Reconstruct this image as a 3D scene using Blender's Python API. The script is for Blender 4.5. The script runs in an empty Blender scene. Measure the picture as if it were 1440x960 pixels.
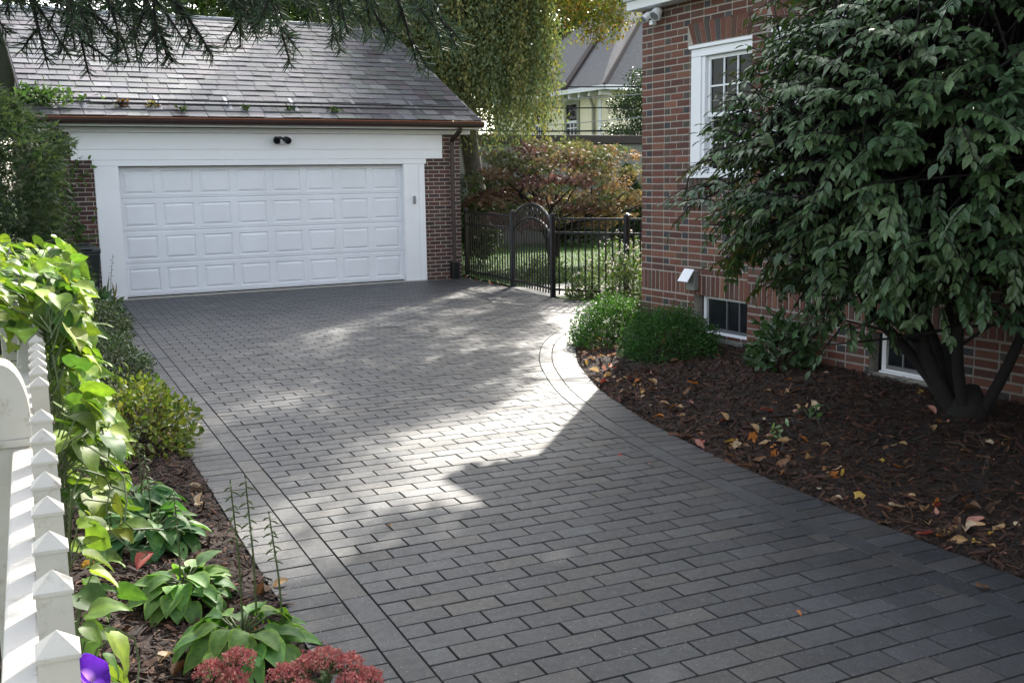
import bpy, math, random
import numpy as np
from mathutils import Vector, Matrix
random.seed(11)
rng = np.random.default_rng(11)
sc = bpy.context.scene
COL = sc.collection
R = math.radians

# ------------------------------------------------------------------ materials
def nodes_of(name):
    m = bpy.data.materials.new(name)
    m.use_nodes = True
    nt = m.node_tree
    nt.nodes.clear()
    out = nt.nodes.new('ShaderNodeOutputMaterial')
    return m, nt, out

def N(nt, t, **kw):
    n = nt.nodes.new(t)
    for k, v in kw.items():
        setattr(n, k, v)
    return n

def L(nt, a, b):
    nt.links.new(a, b)

def noise(nt, scale, detail=4, rough=0.6, coord='Object'):
    tc = N(nt, 'ShaderNodeTexCoord')
    n = N(nt, 'ShaderNodeTexNoise')
    n.inputs['Scale'].default_value = scale
    n.inputs['Detail'].default_value = detail
    n.inputs['Roughness'].default_value = rough
    L(nt, tc.outputs[coord], n.inputs['Vector'])
    return n.outputs['Fac']

def ramp(nt, fac, stops):
    r = N(nt, 'ShaderNodeValToRGB')
    el = r.color_ramp.elements
    while len(el) < len(stops):
        el.new(0.5)
    for e, (p, c) in zip(el, stops):
        e.position = p
        e.color = (c[0], c[1], c[2], 1) if not isinstance(c, (int, float)) else (c, c, c, 1)
    L(nt, fac, r.inputs['Fac'])
    return r.outputs['Color']

def mul(nt, a, b, fac=1.0, mode='MULTIPLY'):
    m = N(nt, 'ShaderNodeMix', data_type='RGBA', blend_type=mode)
    m.inputs[0].default_value = fac
    for s, x in ((m.inputs[6], a), (m.inputs[7], b)):
        if isinstance(x, (tuple, list)):
            s.default_value = (*x[:3], 1)
        else:
            L(nt, x, s)
    return m.outputs[2]

def bump(nt, h, strength=0.3, dist=0.01, normal=None):
    b = N(nt, 'ShaderNodeBump')
    b.inputs['Strength'].default_value = strength
    b.inputs['Distance'].default_value = dist
    L(nt, h, b.inputs['Height'])
    if normal:
        L(nt, normal, b.inputs['Normal'])
    return b.outputs['Normal']

def attr(nt):
    return N(nt, 'ShaderNodeAttribute', attribute_name='col').outputs['Color']

def simple(name, col, rough=0.6, var=0.15, vscale=6, metal=0.0, bstr=0.0, bscale=60, use_attr=False, spec=0.5, dirt=None):
    m, nt, out = nodes_of(name)
    p = N(nt, 'ShaderNodeBsdfPrincipled')
    f = noise(nt, vscale, 5)
    c = ramp(nt, f, [(0.25, 1 - var), (0.75, 1.0)])
    base = attr(nt) if use_attr else tuple(col)
    cc = mul(nt, c, base)
    if dirt:
        g = ramp(nt, noise(nt, dirt[1], 8, 0.75), [(dirt[2], 0.0), (dirt[2] + 0.16, 1.0)])
        mx = N(nt, 'ShaderNodeMix', data_type='RGBA')
        L(nt, g, mx.inputs[0]); L(nt, cc, mx.inputs[6])
        mx.inputs[7].default_value = (*dirt[0], 1)
        cc = mx.outputs[2]
    L(nt, cc, p.inputs['Base Color'])
    p.inputs['Roughness'].default_value = rough
    p.inputs['Metallic'].default_value = metal
    p.inputs['Specular IOR Level'].default_value = spec
    if bstr:
        L(nt, bump(nt, noise(nt, bscale, 6, 0.7), bstr, 0.01), p.inputs['Normal'])
    L(nt, p.outputs[0], out.inputs[0])
    return m

def leafmat(name, trans=0.35, rough=0.45, tcol=(1.5, 1.7, 0.6), spec=0.4):
    m, nt, out = nodes_of(name)
    p = N(nt, 'ShaderNodeBsdfPrincipled')
    a = attr(nt)
    f = noise(nt, 40, 3)
    c = mul(nt, a, ramp(nt, f, [(0.3, 0.72), (0.7, 1.15)]))
    sp_ = N(nt, 'ShaderNodeMix', data_type='RGBA')
    L(nt, ramp(nt, noise(nt, 23, 5, 0.7), [(0.63, 0.0), (0.72, 0.55)]), sp_.inputs[0]); L(nt, c, sp_.inputs[6]); sp_.inputs[7].default_value = (.13, .085, .03, 1)
    c = sp_.outputs[2]
    L(nt, c, p.inputs['Base Color'])
    p.inputs['Roughness'].default_value = rough
    p.inputs['Specular IOR Level'].default_value = spec
    t = N(nt, 'ShaderNodeBsdfTranslucent')
    L(nt, mul(nt, c, tcol), t.inputs['Color'])
    mx = N(nt, 'ShaderNodeMixShader')
    mx.inputs[0].default_value = trans
    L(nt, p.outputs[0], mx.inputs[1]); L(nt, t.outputs[0], mx.inputs[2])
    L(nt, mx.outputs[0], out.inputs[0])
    return m

M = {}
def mat_paver():
    m, nt, out = nodes_of('charcoal_paver')
    p = N(nt, 'ShaderNodeBsdfPrincipled')
    a = attr(nt)
    c = mul(nt, mul(nt, a, ramp(nt, noise(nt, 9, 6, 0.7), [(0.25, 0.68), (0.75, 1.22)])), ramp(nt, noise(nt, 110, 3, 0.8), [(0.35, 0.50), (0.65, 1.55)]))
    tc = N(nt, 'ShaderNodeTexCoord')
    vo = N(nt, 'ShaderNodeTexVoronoi'); vo.inputs['Scale'].default_value = 75
    L(nt, tc.outputs['Object'], vo.inputs['Vector'])
    sp = ramp(nt, vo.outputs['Distance'], [(0.16, 1.0), (0.26, 0.0)])
    pick = ramp(nt, noise(nt, 75, 2), [(0.55, 0.0), (0.60, 1.0)])
    pk = mul(nt, sp, pick)
    mx = N(nt, 'ShaderNodeMix', data_type='RGBA')
    L(nt, pk, mx.inputs[0]); L(nt, c, mx.inputs[6]); mx.inputs[7].default_value = (0.26, 0.26, 0.25, 1)
    # small dark pores
    vo2 = N(nt, 'ShaderNodeTexVoronoi'); vo2.inputs['Scale'].default_value = 60
    L(nt, tc.outputs['Object'], vo2.inputs['Vector'])
    po = ramp(nt, vo2.outputs['Distance'], [(0.10, 0.15), (0.24, 1.0)])
    c2 = mul(nt, mx.outputs[2], po, 0.7)
    st = ramp(nt, noise(nt, 1.7, 7, 0.7), [(0.35, 0.70), (0.66, 1.15)])
    L(nt, mul(nt, c2, st), p.inputs['Base Color'])
    L(nt, ramp(nt, noise(nt, 25, 4), [(0.2, 0.40), (0.8, 0.60)]), p.inputs['Roughness'])
    p.inputs['Specular IOR Level'].default_value = 0.5
    n1 = bump(nt, noise(nt, 260, 5, 0.8), 0.6, 0.005)
    L(nt, bump(nt, noise(nt, 14, 4), 0.12, 0.01, n1), p.inputs['Normal'])
    L(nt, p.outputs[0], out.inputs[0])
    return m
M['paver'] = mat_paver()
M['joint'] = simple('joint_sand', (0.018, 0.016, 0.014), 0.95, 0.5, 60, bstr=0.6, bscale=300)
M['white'] = simple('white_paint', (0.76, 0.77, 0.79), 0.42, 0.06, 3, bstr=0.03, bscale=25)
M['door_white'] = simple('white_door_paint', (0.73, 0.75, 0.79), 0.42, 0.12, 1.4, bstr=0.04, bscale=14)
M['vinyl'] = simple('white_vinyl', (0.44, 0.415, 0.37), 0.45, 0.14, 9, bstr=0.06, bscale=40, dirt=((0.25, 0.22, 0.17), 19, 0.55))
M['brick'] = simple('fired_brick', (1, 1, 1), 0.85, 0.35, 38, bstr=0.5, bscale=120, use_attr=True)
M['mortar'] = simple('mortar', (0.40, 0.36, 0.31), 0.95, 0.35, 30, bstr=0.5, bscale=200)
M['mortar_dark'] = simple('grey_mortar', (0.34, 0.31, 0.28), 0.95, 0.4, 25, bstr=0.5, bscale=200)
M['slate'] = simple('roof_slate', (1, 1, 1), 0.40, 0.4, 14, bstr=0.35, bscale=45, use_attr=True, spec=0.6)
M['copper'] = simple('aged_copper', (0.30, 0.105, 0.055), 0.38, 0.4, 14, metal=0.75)
M['brown_metal'] = simple('brown_gutter_paint', (0.040, 0.022, 0.019), 0.4, 0.3, 8)
M['black_metal'] = simple('black_powder_coat', (0.008, 0.0085, 0.0095), 0.32, 0.3, 20)
M['dark_plastic'] = simple('dark_green_plastic', (0.010, 0.018, 0.017), 0.38, 0.3, 15)
M['rubber'] = simple('black_rubber', (0.012, 0.012, 0.012), 0.8, 0.2, 15)
M['grey_metal'] = simple('grey_metal', (0.30, 0.31, 0.33), 0.35, 0.2, 20, metal=0.6)
M['bark'] = simple('bark', (0.055, 0.042, 0.032), 0.92, 0.6, 18, bstr=0.9, bscale=45)
M['dark_bark'] = simple('dark_bark', (0.013, 0.010, 0.009), 0.92, 0.6, 18, bstr=0.9, bscale=45)
M['pale_bark'] = simple('pale_bark', (0.12, 0.105, 0.085), 0.85, 0.7, 8, bstr=0.6, bscale=30)
M['stem'] = simple('green_stem', (0.07, 0.10, 0.03), 0.6, 0.3, 20)
M['twig'] = simple('brown_twig', (0.07, 0.045, 0.028), 0.8, 0.4, 20)
M['mulch'] = simple('bark_mulch', (0.026, 0.0115, 0.006), 0.95, 0.75, 55, bstr=1.0, bscale=75)
M['chip'] = simple('bark_chip', (1, 1, 1), 0.9, 0.4, 60, use_attr=True, bstr=0.4, bscale=160)
M['lawn'] = simple('lawn_turf', (0.050, 0.095, 0.022), 0.95, 0.5, 5, bstr=0.8, bscale=50)
M['soil'] = simple('soil', (0.050, 0.048, 0.026), 0.95, 0.5, 2, bstr=0.6, bscale=20)
M['concrete'] = simple('pale_concrete', (0.36, 0.34, 0.30), 0.9, 0.3, 9, bstr=0.3, bscale=90)
M['stucco'] = simple('grey_stucco', (0.23, 0.235, 0.21), 0.95, 0.4, 2.5, bstr=0.3, bscale=40, dirt=((0.13, 0.15, 0.09), 1.3, 0.56))
M['coping'] = simple('dark_coping', (0.050, 0.036, 0.032), 0.8, 0.3, 8)
M['cream'] = simple('cream_stucco', (0.85, 0.78, 0.56), 0.9, 0.1, 1.2)
M['trim_green'] = simple('sage_trim', (0.26, 0.27, 0.20), 0.6, 0.1, 4)
M['far_roof'] = simple('grey_shingle', (0.155, 0.15, 0.15), 0.85, 0.4, 9, bstr=0.5, bscale=30)
M['shingle'] = simple('house_shingle', (0.10, 0.095, 0.09), 0.9, 0.4, 9, bstr=0.5, bscale=30)
def mat_glass():
    m, nt, out = nodes_of('window_glass')
    p = N(nt, 'ShaderNodeBsdfPrincipled')
    c = ramp(nt, noise(nt, 2.2, 3), [(0.35, (0.006, 0.007, 0.009)), (0.7, (0.022, 0.026, 0.030))])
    L(nt, c, p.inputs['Base Color'])
    p.inputs['Roughness'].default_value = 0.04
    p.inputs['Specular IOR Level'].default_value = 0.22
    L(nt, bump(nt, noise(nt, 3, 2), 0.05, 0.02), p.inputs['Normal'])
    L(nt, p.outputs[0], out.inputs[0])
    return m
M['glass'] = mat_glass()
M['leaf'] = leafmat('leaf', 0.34, 0.55, (1.3, 1.5, 0.55), 0.22)
M['gloss_leaf'] = leafmat('glossy_leaf', 0.18, 0.40, (1.3, 1.6, 0.5), 0.38)
M['pale_leaf'] = leafmat('pale_leaf', 0.34, 0.6, (1.15, 1.25, 0.8), 0.2)
M['lime_leaf'] = leafmat('lime_leaf', 0.42, 0.5, (1.0, 1.05, 0.35), 0.25)
M['dry_leaf'] = leafmat('dry_leaf', 0.25, 0.6, (1.2, 1.0, 0.6), 0.3)
M['needle'] = leafmat('needle', 0.10, 0.7, (1.1, 1.2, 0.7), 0.15)
M['petal'] = leafmat('petal', 0.4, 0.5, (1.2, 1.0, 1.2), 0.3)

def wloc(o):
    v = Vector((0, 0, 0))
    while o is not None:
        v += Vector(o.location); o = o.parent
    return v

# ------------------------------------------------------------------ mesh builder
class MB:
    def __init__(s):
        s.v = []; s.f = []; s.m = []; s.c = []
    def quad(s, pts, mi=0, col=(1, 1, 1)):
        b = len(s.v)
        s.v += [tuple(p) for p in pts]; s.c += [col] * len(pts)
        s.f.append(tuple(range(b, b + len(pts)))); s.m.append(mi)
    def box(s, x0, x1, y0, y1, z0, z1, mi=0, col=(1, 1, 1), mat=None):
        P = [Vector((x, y, z)) for z in (z0, z1) for y in (y0, y1) for x in (x0, x1)]
        if mat: P = [mat @ p for p in P]
        b = len(s.v)
        s.v += [tuple(p) for p in P]; s.c += [col] * 8
        for f in ((0, 2, 3, 1), (4, 5, 7, 6), (0, 1, 5, 4), (2, 6, 7, 3), (0, 4, 6, 2), (1, 3, 7, 5)):
            s.f.append(tuple(b + i for i in f)); s.m.append(mi)
    def tube(s, pts, rad, n=8, mi=0, col=(1, 1, 1), cap=True):
        pts = [Vector(p) for p in pts]
        if isinstance(rad, (int, float)): rad = [rad] * len(pts)
        b = len(s.v); up = None
        for i, p in enumerate(pts):
            d = (pts[min(i + 1, len(pts) - 1)] - pts[max(i - 1, 0)])
            if d.length < 1e-9: d = Vector((0, 0, 1))
            d.normalize()
            if up is None:
                up = d.orthogonal().normalized()
            else:
                up = (up - d * up.dot(d))
                up = up.normalized() if up.length > 1e-6 else d.orthogonal().normalized()
            w = d.cross(up)
            for k in range(n):
                a = 2 * math.pi * k / n
                s.v.append(tuple(p + (up * math.cos(a) + w * math.sin(a)) * rad[i])); s.c.append(col)
        for i in range(len(pts) - 1):
            for k in range(n):
                k2 = (k + 1) % n
                s.f.append((b + i * n + k, b + i * n + k2, b + (i + 1) * n + k2, b + (i + 1) * n + k)); s.m.append(mi)
        if cap:
            s.f.append(tuple(b + k for k in reversed(range(n)))); s.m.append(mi)
            e = b + (len(pts) - 1) * n
            s.f.append(tuple(e + k for k in range(n))); s.m.append(mi)
    def lathe(s, c, prof, n=24, mi=0, col=(1, 1, 1), sx=1, sy=1):
        s_b = len(s.v)
        for r, z in prof:
            for k in range(n):
                a = 2 * math.pi * k / n
                s.v.append((c[0] + sx * r * math.cos(a), c[1] + sy * r * math.sin(a), c[2] + z)); s.c.append(col)
        for i in range(len(prof) - 1):
            for k in range(n):
                k2 = (k + 1) % n
                s.f.append((s_b + i * n + k, s_b + i * n + k2, s_b + (i + 1) * n + k2, s_b + (i + 1) * n + k)); s.m.append(mi)
        s.f.append(tuple(s_b + k for k in reversed(range(n)))); s.m.append(mi)
        e = s_b + (len(prof) - 1) * n
        s.f.append(tuple(e + k for k in range(n))); s.m.append(mi)
    def prism(s, poly, ext, mi=0, col=(1, 1, 1)):
        """poly: list of 3-D points (planar), extruded by vector ext"""
        ext = Vector(ext); b = len(s.v); n = len(poly)
        s.v += [tuple(p) for p in poly] + [tuple(Vector(p) + ext) for p in poly]; s.c += [col] * (2 * n)
        s.f.append(tuple(b + i for i in range(n))); s.m.append(mi)
        s.f.append(tuple(b + n + i for i in reversed(range(n)))); s.m.append(mi)
        for i in range(n):
            j = (i + 1) % n
            s.f.append((b + j, b + i, b + n + i, b + n + j)); s.m.append(mi)
    def build(s, name, mats, parent=None, smooth=False, bevel=0, loc=None):
        me = bpy.data.meshes.new(name)
        off = Vector(loc) if loc else Vector((0, 0, 0))
        me.from_pydata([tuple(Vector(p) - off) for p in s.v], [], s.f)
        if not isinstance(mats, (list, tuple)): mats = [mats]
        for m in mats: me.materials.append(m)
        me.polygons.foreach_set('material_index', s.m)
        ca = me.color_attributes.new('col', 'FLOAT_COLOR', 'POINT')
        arr = np.ones((len(s.v), 4), dtype=np.float32); arr[:, :3] = np.array(s.c, dtype=np.float32).reshape(-1, 3)
        ca.data.foreach_set('color', arr.ravel())
        if smooth: me.polygons.foreach_set('use_smooth', [True] * len(me.polygons))
        me.update()
        o = bpy.data.objects.new(name, me)
        COL.objects.link(o)
        o.location = off
        if parent is not None:
            o.parent = parent
            o.location = off - wloc(parent)
        if bevel:
            b = o.modifiers.new('bevel', 'BEVEL'); b.width = bevel; b.segments = 2; b.limit_method = 'ANGLE'; b.angle_limit = R(40)
        return o

def thing(name, label, cat, loc=(0, 0, 0), group=None):
    o = bpy.data.objects.new(name, None)
    COL.objects.link(o)
    o.location = loc
    o.empty_display_size = 0.1
    o['label'] = label; o['category'] = cat
    if group: o['group'] = group
    return o

def tag(o, label, cat, group=None):
    o['label'] = label; o['category'] = cat
    if group: o['group'] = group
    return o

def kind(o, k, label=None):
    o['kind'] = k
    if label: o['label'] = label
    return o

def np_mesh(name, V, F, C, mats, parent=None, smooth=False, loc=None):
    """V (n,3), F (m,k) all faces the same size, C (n,3)"""
    V = np.asarray(V, dtype=np.float32)
    off = np.array(loc if loc is not None else (wloc(parent) if parent is not None else (0, 0, 0)), dtype=np.float32)
    me = bpy.data.meshes.new(name)
    k = F.shape[1]
    me.vertices.add(len(V)); me.vertices.foreach_set('co', (V - off).ravel())
    me.loops.add(F.size); me.loops.foreach_set('vertex_index', F.ravel().astype(np.int32))
    me.polygons.add(len(F)); me.polygons.foreach_set('loop_start', np.arange(0, F.size, k, dtype=np.int32))
    me.polygons.foreach_set('loop_total', np.full(len(F), k, dtype=np.int32))
    me.polygons.foreach_set('use_smooth', np.full(len(F), smooth))
    if not isinstance(mats, (list, tuple)): mats = [mats]
    for m in mats: me.materials.append(m)
    ca = me.color_attributes.new('col', 'FLOAT_COLOR', 'POINT')
    arr = np.ones((len(V), 4), dtype=np.float32); arr[:, :3] = C
    ca.data.foreach_set('color', arr.ravel())
    me.update(calc_edges=True)
    o = bpy.data.objects.new(name, me)
    COL.objects.link(o)
    if parent is not None:
        o.parent = parent
    elif loc is not None:
        o.location = loc
    return o

# leaf templates: verts (x across, y along, z up), tri faces, per-vertex colour factor
def T(v, f, c=None):
    v = np.array(v, float); f = np.array(f, int)
    c = np.ones((len(v), 3)) if c is None else np.array(c, float)
    return v, f, c
T_DIAM = T([(0, 0, 0), (-.28, .45, .05), (0, 1, -.04), (.28, .45, .05)], [(0, 3, 2), (0, 2, 1)])
T_OVAL = T([(0, 0, 0), (-.19, .22, .05), (-.25, .5, .06), (-.14, .8, .0), (0, 1, -.14), (.14, .8, .0), (.25, .5, .06), (.19, .22, .05), (0, .5, 0)],
           [(0, 8, 1), (1, 8, 2), (2, 8, 3), (3, 8, 4), (4, 8, 5), (5, 8, 6), (6, 8, 7), (7, 8, 0)])
T_STAR = T([(0, 0, 0), (-.45, -.05, -.05), (-.16, .22, .03), (-.55, .55, -.06), (-.13, .45, .03), (0, 1, -.12), (.13, .45, .03), (.55, .55, -.06), (.16, .22, .03), (.45, -.05, -.05)],
           [(0, 2, 1), (0, 4, 2), (2, 4, 3), (0, 6, 4), (4, 6, 5), (0, 8, 6), (6, 8, 7), (0, 9, 8)])
def grid_leaf(prof, droop, fold=0.12, wave=0.0, edge=None, ribs=0):
    """prof: list of (t, halfwidth); 5 verts across"""
    v = []; c = []
    for t, w in prof:
        for k, a in enumerate((-1, -.55, 0, .55, 1)):
            z = -droop * t * t + fold * abs(a) * w * 2 + wave * math.sin(9 * t + (2 if a > 0 else 0)) * abs(a)
            yy = t * (1 - .25 * droop * t) - (0.06 * abs(a) if t < .05 else 0)
            v.append((a * w, yy, z))
            if edge and abs(a) == 1: c.append(edge)
            elif a == 0: c.append((1.3, 1.22, 1.1))
            else:
                q_ = 1.10 if len(v) // 5 % 2 else .90
                c.append((q_, q_, q_))
    f = []
    for i in range(len(prof) - 1):
        for k in range(4):
            a = i * 5 + k
            f += [(a, a + 1, a + 6), (a, a + 6, a + 5)]
    return T(v, f, c)
HEART = [(-.12, .22), (-.02, .40), (.15, .46), (.35, .42), (.55, .32), (.75, .18), (.9, .07), (1, .004)]
T_HEART = grid_leaf(HEART, .22, .16, .02)
T_HEART2 = grid_leaf(HEART, .45, .05, .04)
HOSTA = [(0, .02), (.08, .2), (.22, .31), (.4, .34), (.6, .29), (.78, .19), (.92, .08), (1, .004)]
HE = (1.7, 1.45, .9)
T_HOSTA = [grid_leaf(HOSTA, d, f, .02, HE) for d, f in ((.25, .18), (.55, .10), (.85, .14))]
T_HOSTA_G = [grid_leaf(HOSTA, d, f, .02, (1.1, 1.1, .9)) for d, f in ((.25, .18), (.55, .10), (.85, .14))]

def unit(a):
    return a / np.maximum(np.linalg.norm(a, axis=-1, keepdims=True), 1e-9)

def leaves(tpl, pos, d, n, size, col):
    """instances of a leaf template -> V,F,C"""
    tv, tf, tc = tpl
    pos = np.asarray(pos, float); k = len(pos)
    d = unit(np.asarray(d, float)); n = np.asarray(n, float)
    n = unit(n - d * np.sum(n * d, -1, keepdims=True))
    r = np.cross(d, n)
    size = np.broadcast_to(np.asarray(size, float), (k,))
    V = pos[:, None, :] + size[:, None, None] * (tv[None, :, 0:1] * r[:, None, :] + tv[None, :, 1:2] * d[:, None, :] + tv[None, :, 2:3] * n[:, None, :])
    F = tf[None] + (np.arange(k) * len(tv))[:, None, None]
    C = np.asarray(col, float)[:, None, :] * tc[None]
    return V.reshape(-1, 3), F.reshape(-1, 3), C.reshape(-1, 3)

def merge(parts):
    V = []; F = []; C = []; o = 0
    for v, f, c in parts:
        V.append(v); F.append(f + o); C.append(c); o += len(v)
    return np.concatenate(V), np.concatenate(F), np.concatenate(C)

def rdir(k, up=0.0):
    a = rng.normal(size=(k, 3)); a[:, 2] += up
    return unit(a)

def tint(k, cols, jit=0.18):
    cols = np.array(cols, float)
    w = rng.integers(0, len(cols), k)
    c = cols[w] * (1 + jit * rng.normal(size=(k, 1))) * (1 + .06 * rng.normal(size=(k, 3)))
    return np.clip(c, 0.002, 0.95)

def in_ball(k, shell=0.0):
    a = unit(rng.normal(size=(k, 3)))
    r = (shell ** 3 + (1 - shell ** 3) * rng.random(k)) ** (1 / 3)
    return a * r[:, None]
# ------------------------------------------------------------------ driveway (rows square to the left border)
CS, SN = math.cos(R(4.29)), math.sin(R(4.29))
OX = 1.155
def uv2xy(u, v): return (OX + u * CS + v * SN, -u * SN + v * CS)
def xy2uv(x, y): return ((x - OX) * CS - y * SN, (x - OX) * SN + y * CS)
CURVE = [(3.62, -1.5), (3.74, .5), (3.86, 2.4), (3.89, 3.2), (3.97, 4.3), (4.10, 5.4), (4.30, 6.42), (4.42, 6.84), (4.57, 7.35), (4.74, 7.83), (4.97, 8.36), (5.24, 8.93),
         (5.56, 9.49), (6.01, 10.16), (6.63, 10.86), (7.12, 11.28), (7.6, 11.68), (8.1, 12.2), (8.35, 12.9), (8.42, 13.6)]
def smooth_curve(P, step=0.03):
    P = np.array(P, float); out = []
    Q = np.vstack([2 * P[0] - P[1], P, 2 * P[-1] - P[-2]])
    for i in range(1, len(Q) - 2):
        a, b, c, d = Q[i - 1:i + 3]
        for t in np.linspace(0, 1, max(4, int(np.linalg.norm(c - b) / step)), endpoint=False):
            out.append(.5 * ((2 * b) + (c - a) * t + (2 * a - 5 * b + 4 * c - d) * t * t + (3 * b - a - 3 * c + d) * t ** 3))
    out.append(P[-1])
    return np.array(out)
RC = smooth_curve(CURVE)
RCn = np.gradient(RC, axis=0); RCn = unit(np.stack([RCn[:, 1], -RCn[:, 0]], 1))      # pointing right, to the bed
RCs = np.concatenate([[0], np.cumsum(np.linalg.norm(np.diff(RC, axis=0), axis=1))])
def rc(s, off):
    i = np.interp(s, RCs, np.arange(len(RC)))
    x = np.interp(i, np.arange(len(RC)), RC[:, 0]); y = np.interp(i, np.arange(len(RC)), RC[:, 1])
    nx = np.interp(i, np.arange(len(RC)), RCn[:, 0]); ny = np.interp(i, np.arange(len(RC)), RCn[:, 1])
    return (x + nx * off, y + ny * off)
RUV = np.array([xy2uv(x, y) for x, y in RC])
def ur(v): return float(np.interp(v, RUV[:, 1], RUV[:, 0]))
EDGE_OFF = 0.39
EDGE = np.array([rc(s, EDGE_OFF) for s in RCs])
_o = np.argsort(EDGE[:, 1])
EDGEy, EDGEx = EDGE[_o, 1], EDGE[_o, 0]

def clip(poly, a, b, c):
    """keep a*x+b*y<=c"""
    out = []
    for i in range(len(poly)):
        p, q = poly[i], poly[(i + 1) % len(poly)]
        dp, dq = a * p[0] + b * p[1] - c, a * q[0] + b * q[1] - c
        if dp <= 0: out.append(p)
        if dp * dq < 0:
            t = dp / (dp - dq); out.append((p[0] + (q[0] - p[0]) * t, p[1] + (q[1] - p[1]) * t))
    return out
def area(p):
    return .5 * sum(p[i][0] * p[(i + 1) % len(p)][1] - p[(i + 1) % len(p)][0] * p[i][1] for i in range(len(p)))

pv = MB()
PCOL = [(.032, .035, .039), (.039, .041, .044), (.026, .029, .034), (.042, .042, .043), (.034, .037, .041), (.045, .043, .041), (.025, .028, .032)]
def paver(poly, gap=0.0034, cham=0.0024):
    if len(poly) < 3: return
    A = area(poly)
    if abs(A) < 0.0012: return
    if A < 0: poly = poly[::-1]
    n = len(poly)
    def inset(pl, d):
        res = []
        for i in range(n):
            p0, p1, p2 = np.array(pl[i - 1]), np.array(pl[i]), np.array(pl[(i + 1) % n])
            e1, e2 = p1 - p0, p2 - p1
            l1, l2 = np.linalg.norm(e1), np.linalg.norm(e2)
            if l1 < 1e-6 or l2 < 1e-6: return None
            n1 = np.array([-e1[1], e1[0]]) / l1; n2 = np.array([-e2[1], e2[0]]) / l2
            k = 1 + n1 @ n2
            if k < .25: k = .25
            res.append(tuple(p1 + (n1 + n2) * d / k))
        return res
    o = inset(poly, gap); i_ = inset(poly, gap + cham)
    if o is None or i_ is None: return
    cx = sum(p[0] for p in poly) / n; cy = sum(p[1] for p in poly) / n
    tx, ty, tz = random.gauss(0, .0045), random.gauss(0, .0045), random.gauss(0, .0009)
    col = random.choice(PCOL); k = 1 + random.gauss(0, .15); col = tuple(max(.01, c * k) for c in col)
    z = lambda p, h: h + tz + (p[0] - cx) * tx + (p[1] - cy) * ty
    b = len(pv.v)
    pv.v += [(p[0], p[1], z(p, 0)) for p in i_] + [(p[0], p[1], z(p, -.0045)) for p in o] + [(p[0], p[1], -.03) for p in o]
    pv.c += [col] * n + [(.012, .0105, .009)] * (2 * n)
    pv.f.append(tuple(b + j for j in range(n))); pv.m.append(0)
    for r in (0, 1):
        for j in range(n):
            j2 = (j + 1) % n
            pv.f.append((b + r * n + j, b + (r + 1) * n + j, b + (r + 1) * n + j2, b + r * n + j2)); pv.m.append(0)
PW, PL = 0.1315, 0.252
FR = lambda y: float(np.interp(y, [13.6, 14.07, 15.78, 18.2], [8.46, 8.44, 8.63, 8.86]))
v = -1.6; row = 0
while v < 18.6:
    off = 0.128 - (PL / 2 if row % 2 else 0)
    u = off
    umax = ur(v + PW / 2) + .5 if v < 13.9 else 9.0
    while u < umax:
        q = [(max(u, .128), v), (u + PL, v), (u + PL, v + PW), (max(u, .128), v + PW)]
        u0, u1 = ur(v), ur(v + PW)
        if v < 13.3:
            q = clip(q, PW, -(u1 - u0), PW * u0 - (u1 - u0) * v)
        xy = [uv2xy(*p) for p in q]
        xy = clip(xy, 0, 1, 17.70) if xy else xy
        if xy and v >= 13.3:
            yc = sum(p[1] for p in xy) / len(xy)
            xy = clip(xy, 1, 0, FR(yc))
        if xy: paver(xy)
        u += PL
    v += PW; row += 1
# borders: stretcher course then soldier course
v = -1.5
while v < 17.8:
    paver(clip([uv2xy(-.001, v), uv2xy(.1275, v), uv2xy(.1275, v + .29), uv2xy(-.001, v + .29)], 0, 1, 17.7), .0022); v += .2905
v = -1.5
while v < 17.8:
    paver(clip([uv2xy(-.258, v), uv2xy(-.001, v), uv2xy(-.001, v + PW), uv2xy(-.258, v + PW)], 0, 1, 17.7), .0028); v += PW
s = 0.05; smax = RCs[-1] - .3
while s < smax:
    paver([rc(s, .001), rc(s, .130), rc(s + .29, .130), rc(s + .29, .001)][::-1], .0022); s += .2905
s = 0.05
while s < smax:
    paver([rc(s, .132), rc(s, EDGE_OFF), rc(s + PW, EDGE_OFF), rc(s + PW, .132)][::-1]); s += PW
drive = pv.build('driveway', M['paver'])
kind(drive, 'structure')
jb = MB()
pts = [uv2xy(-.25, v) for v in np.linspace(-1.6, 17.9, 40)]
pts = [(x, min(y, 17.74)) for x, y in pts]
for i in range(39):
    v0, v1 = -1.6 + 19.3 * i / 39, -1.6 + 19.3 * (i + 1) / 39
    def rr(v):
        if v < 13.3: return ur(v) + .36
        y = uv2xy(7.2, v)[1]; return xy2uv(FR(y + .0), y)[0]
    q = [uv2xy(-.25, v0), uv2xy(rr(v0), v0), uv2xy(rr(v1), v1), uv2xy(-.25, v1)]
    q = clip(q, 0, 1, 17.72)
    if len(q) >= 3: jb.quad([(x, y, -.0085) for x, y in q])
kind(jb.build('driveway_joint_sand', M['joint']), 'structure')

# ------------------------------------------------------------------ ground, beds, lawn
g = MB(); g.quad([(-300, -300, -.05), (300, -300, -.05), (300, 300, -.05), (-300, 300, -.05)])
kind(g.build('ground', M['lawn']), 'structure')
g = MB(); g.quad([(8.2, 11.0, -.012), (70, 9.0, -.012), (70, 90, -.012), (9.4, 90, -.012), (9.1, 18.2, -.012)])
kind(g.build('lawn', M['lawn']), 'structure')
g = MB(); g.box(8.5, 10.2, 14.15, 15.75, -.1, -.004)
kind(g.build('garden_path', M['concrete'], bevel=.01), 'structure')
g = MB(); g.box(2.37, 8.02, 17.70, 17.98, -.06, .012)
kind(g.build('garage_threshold', M['concrete'], bevel=.006), 'structure')

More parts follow.
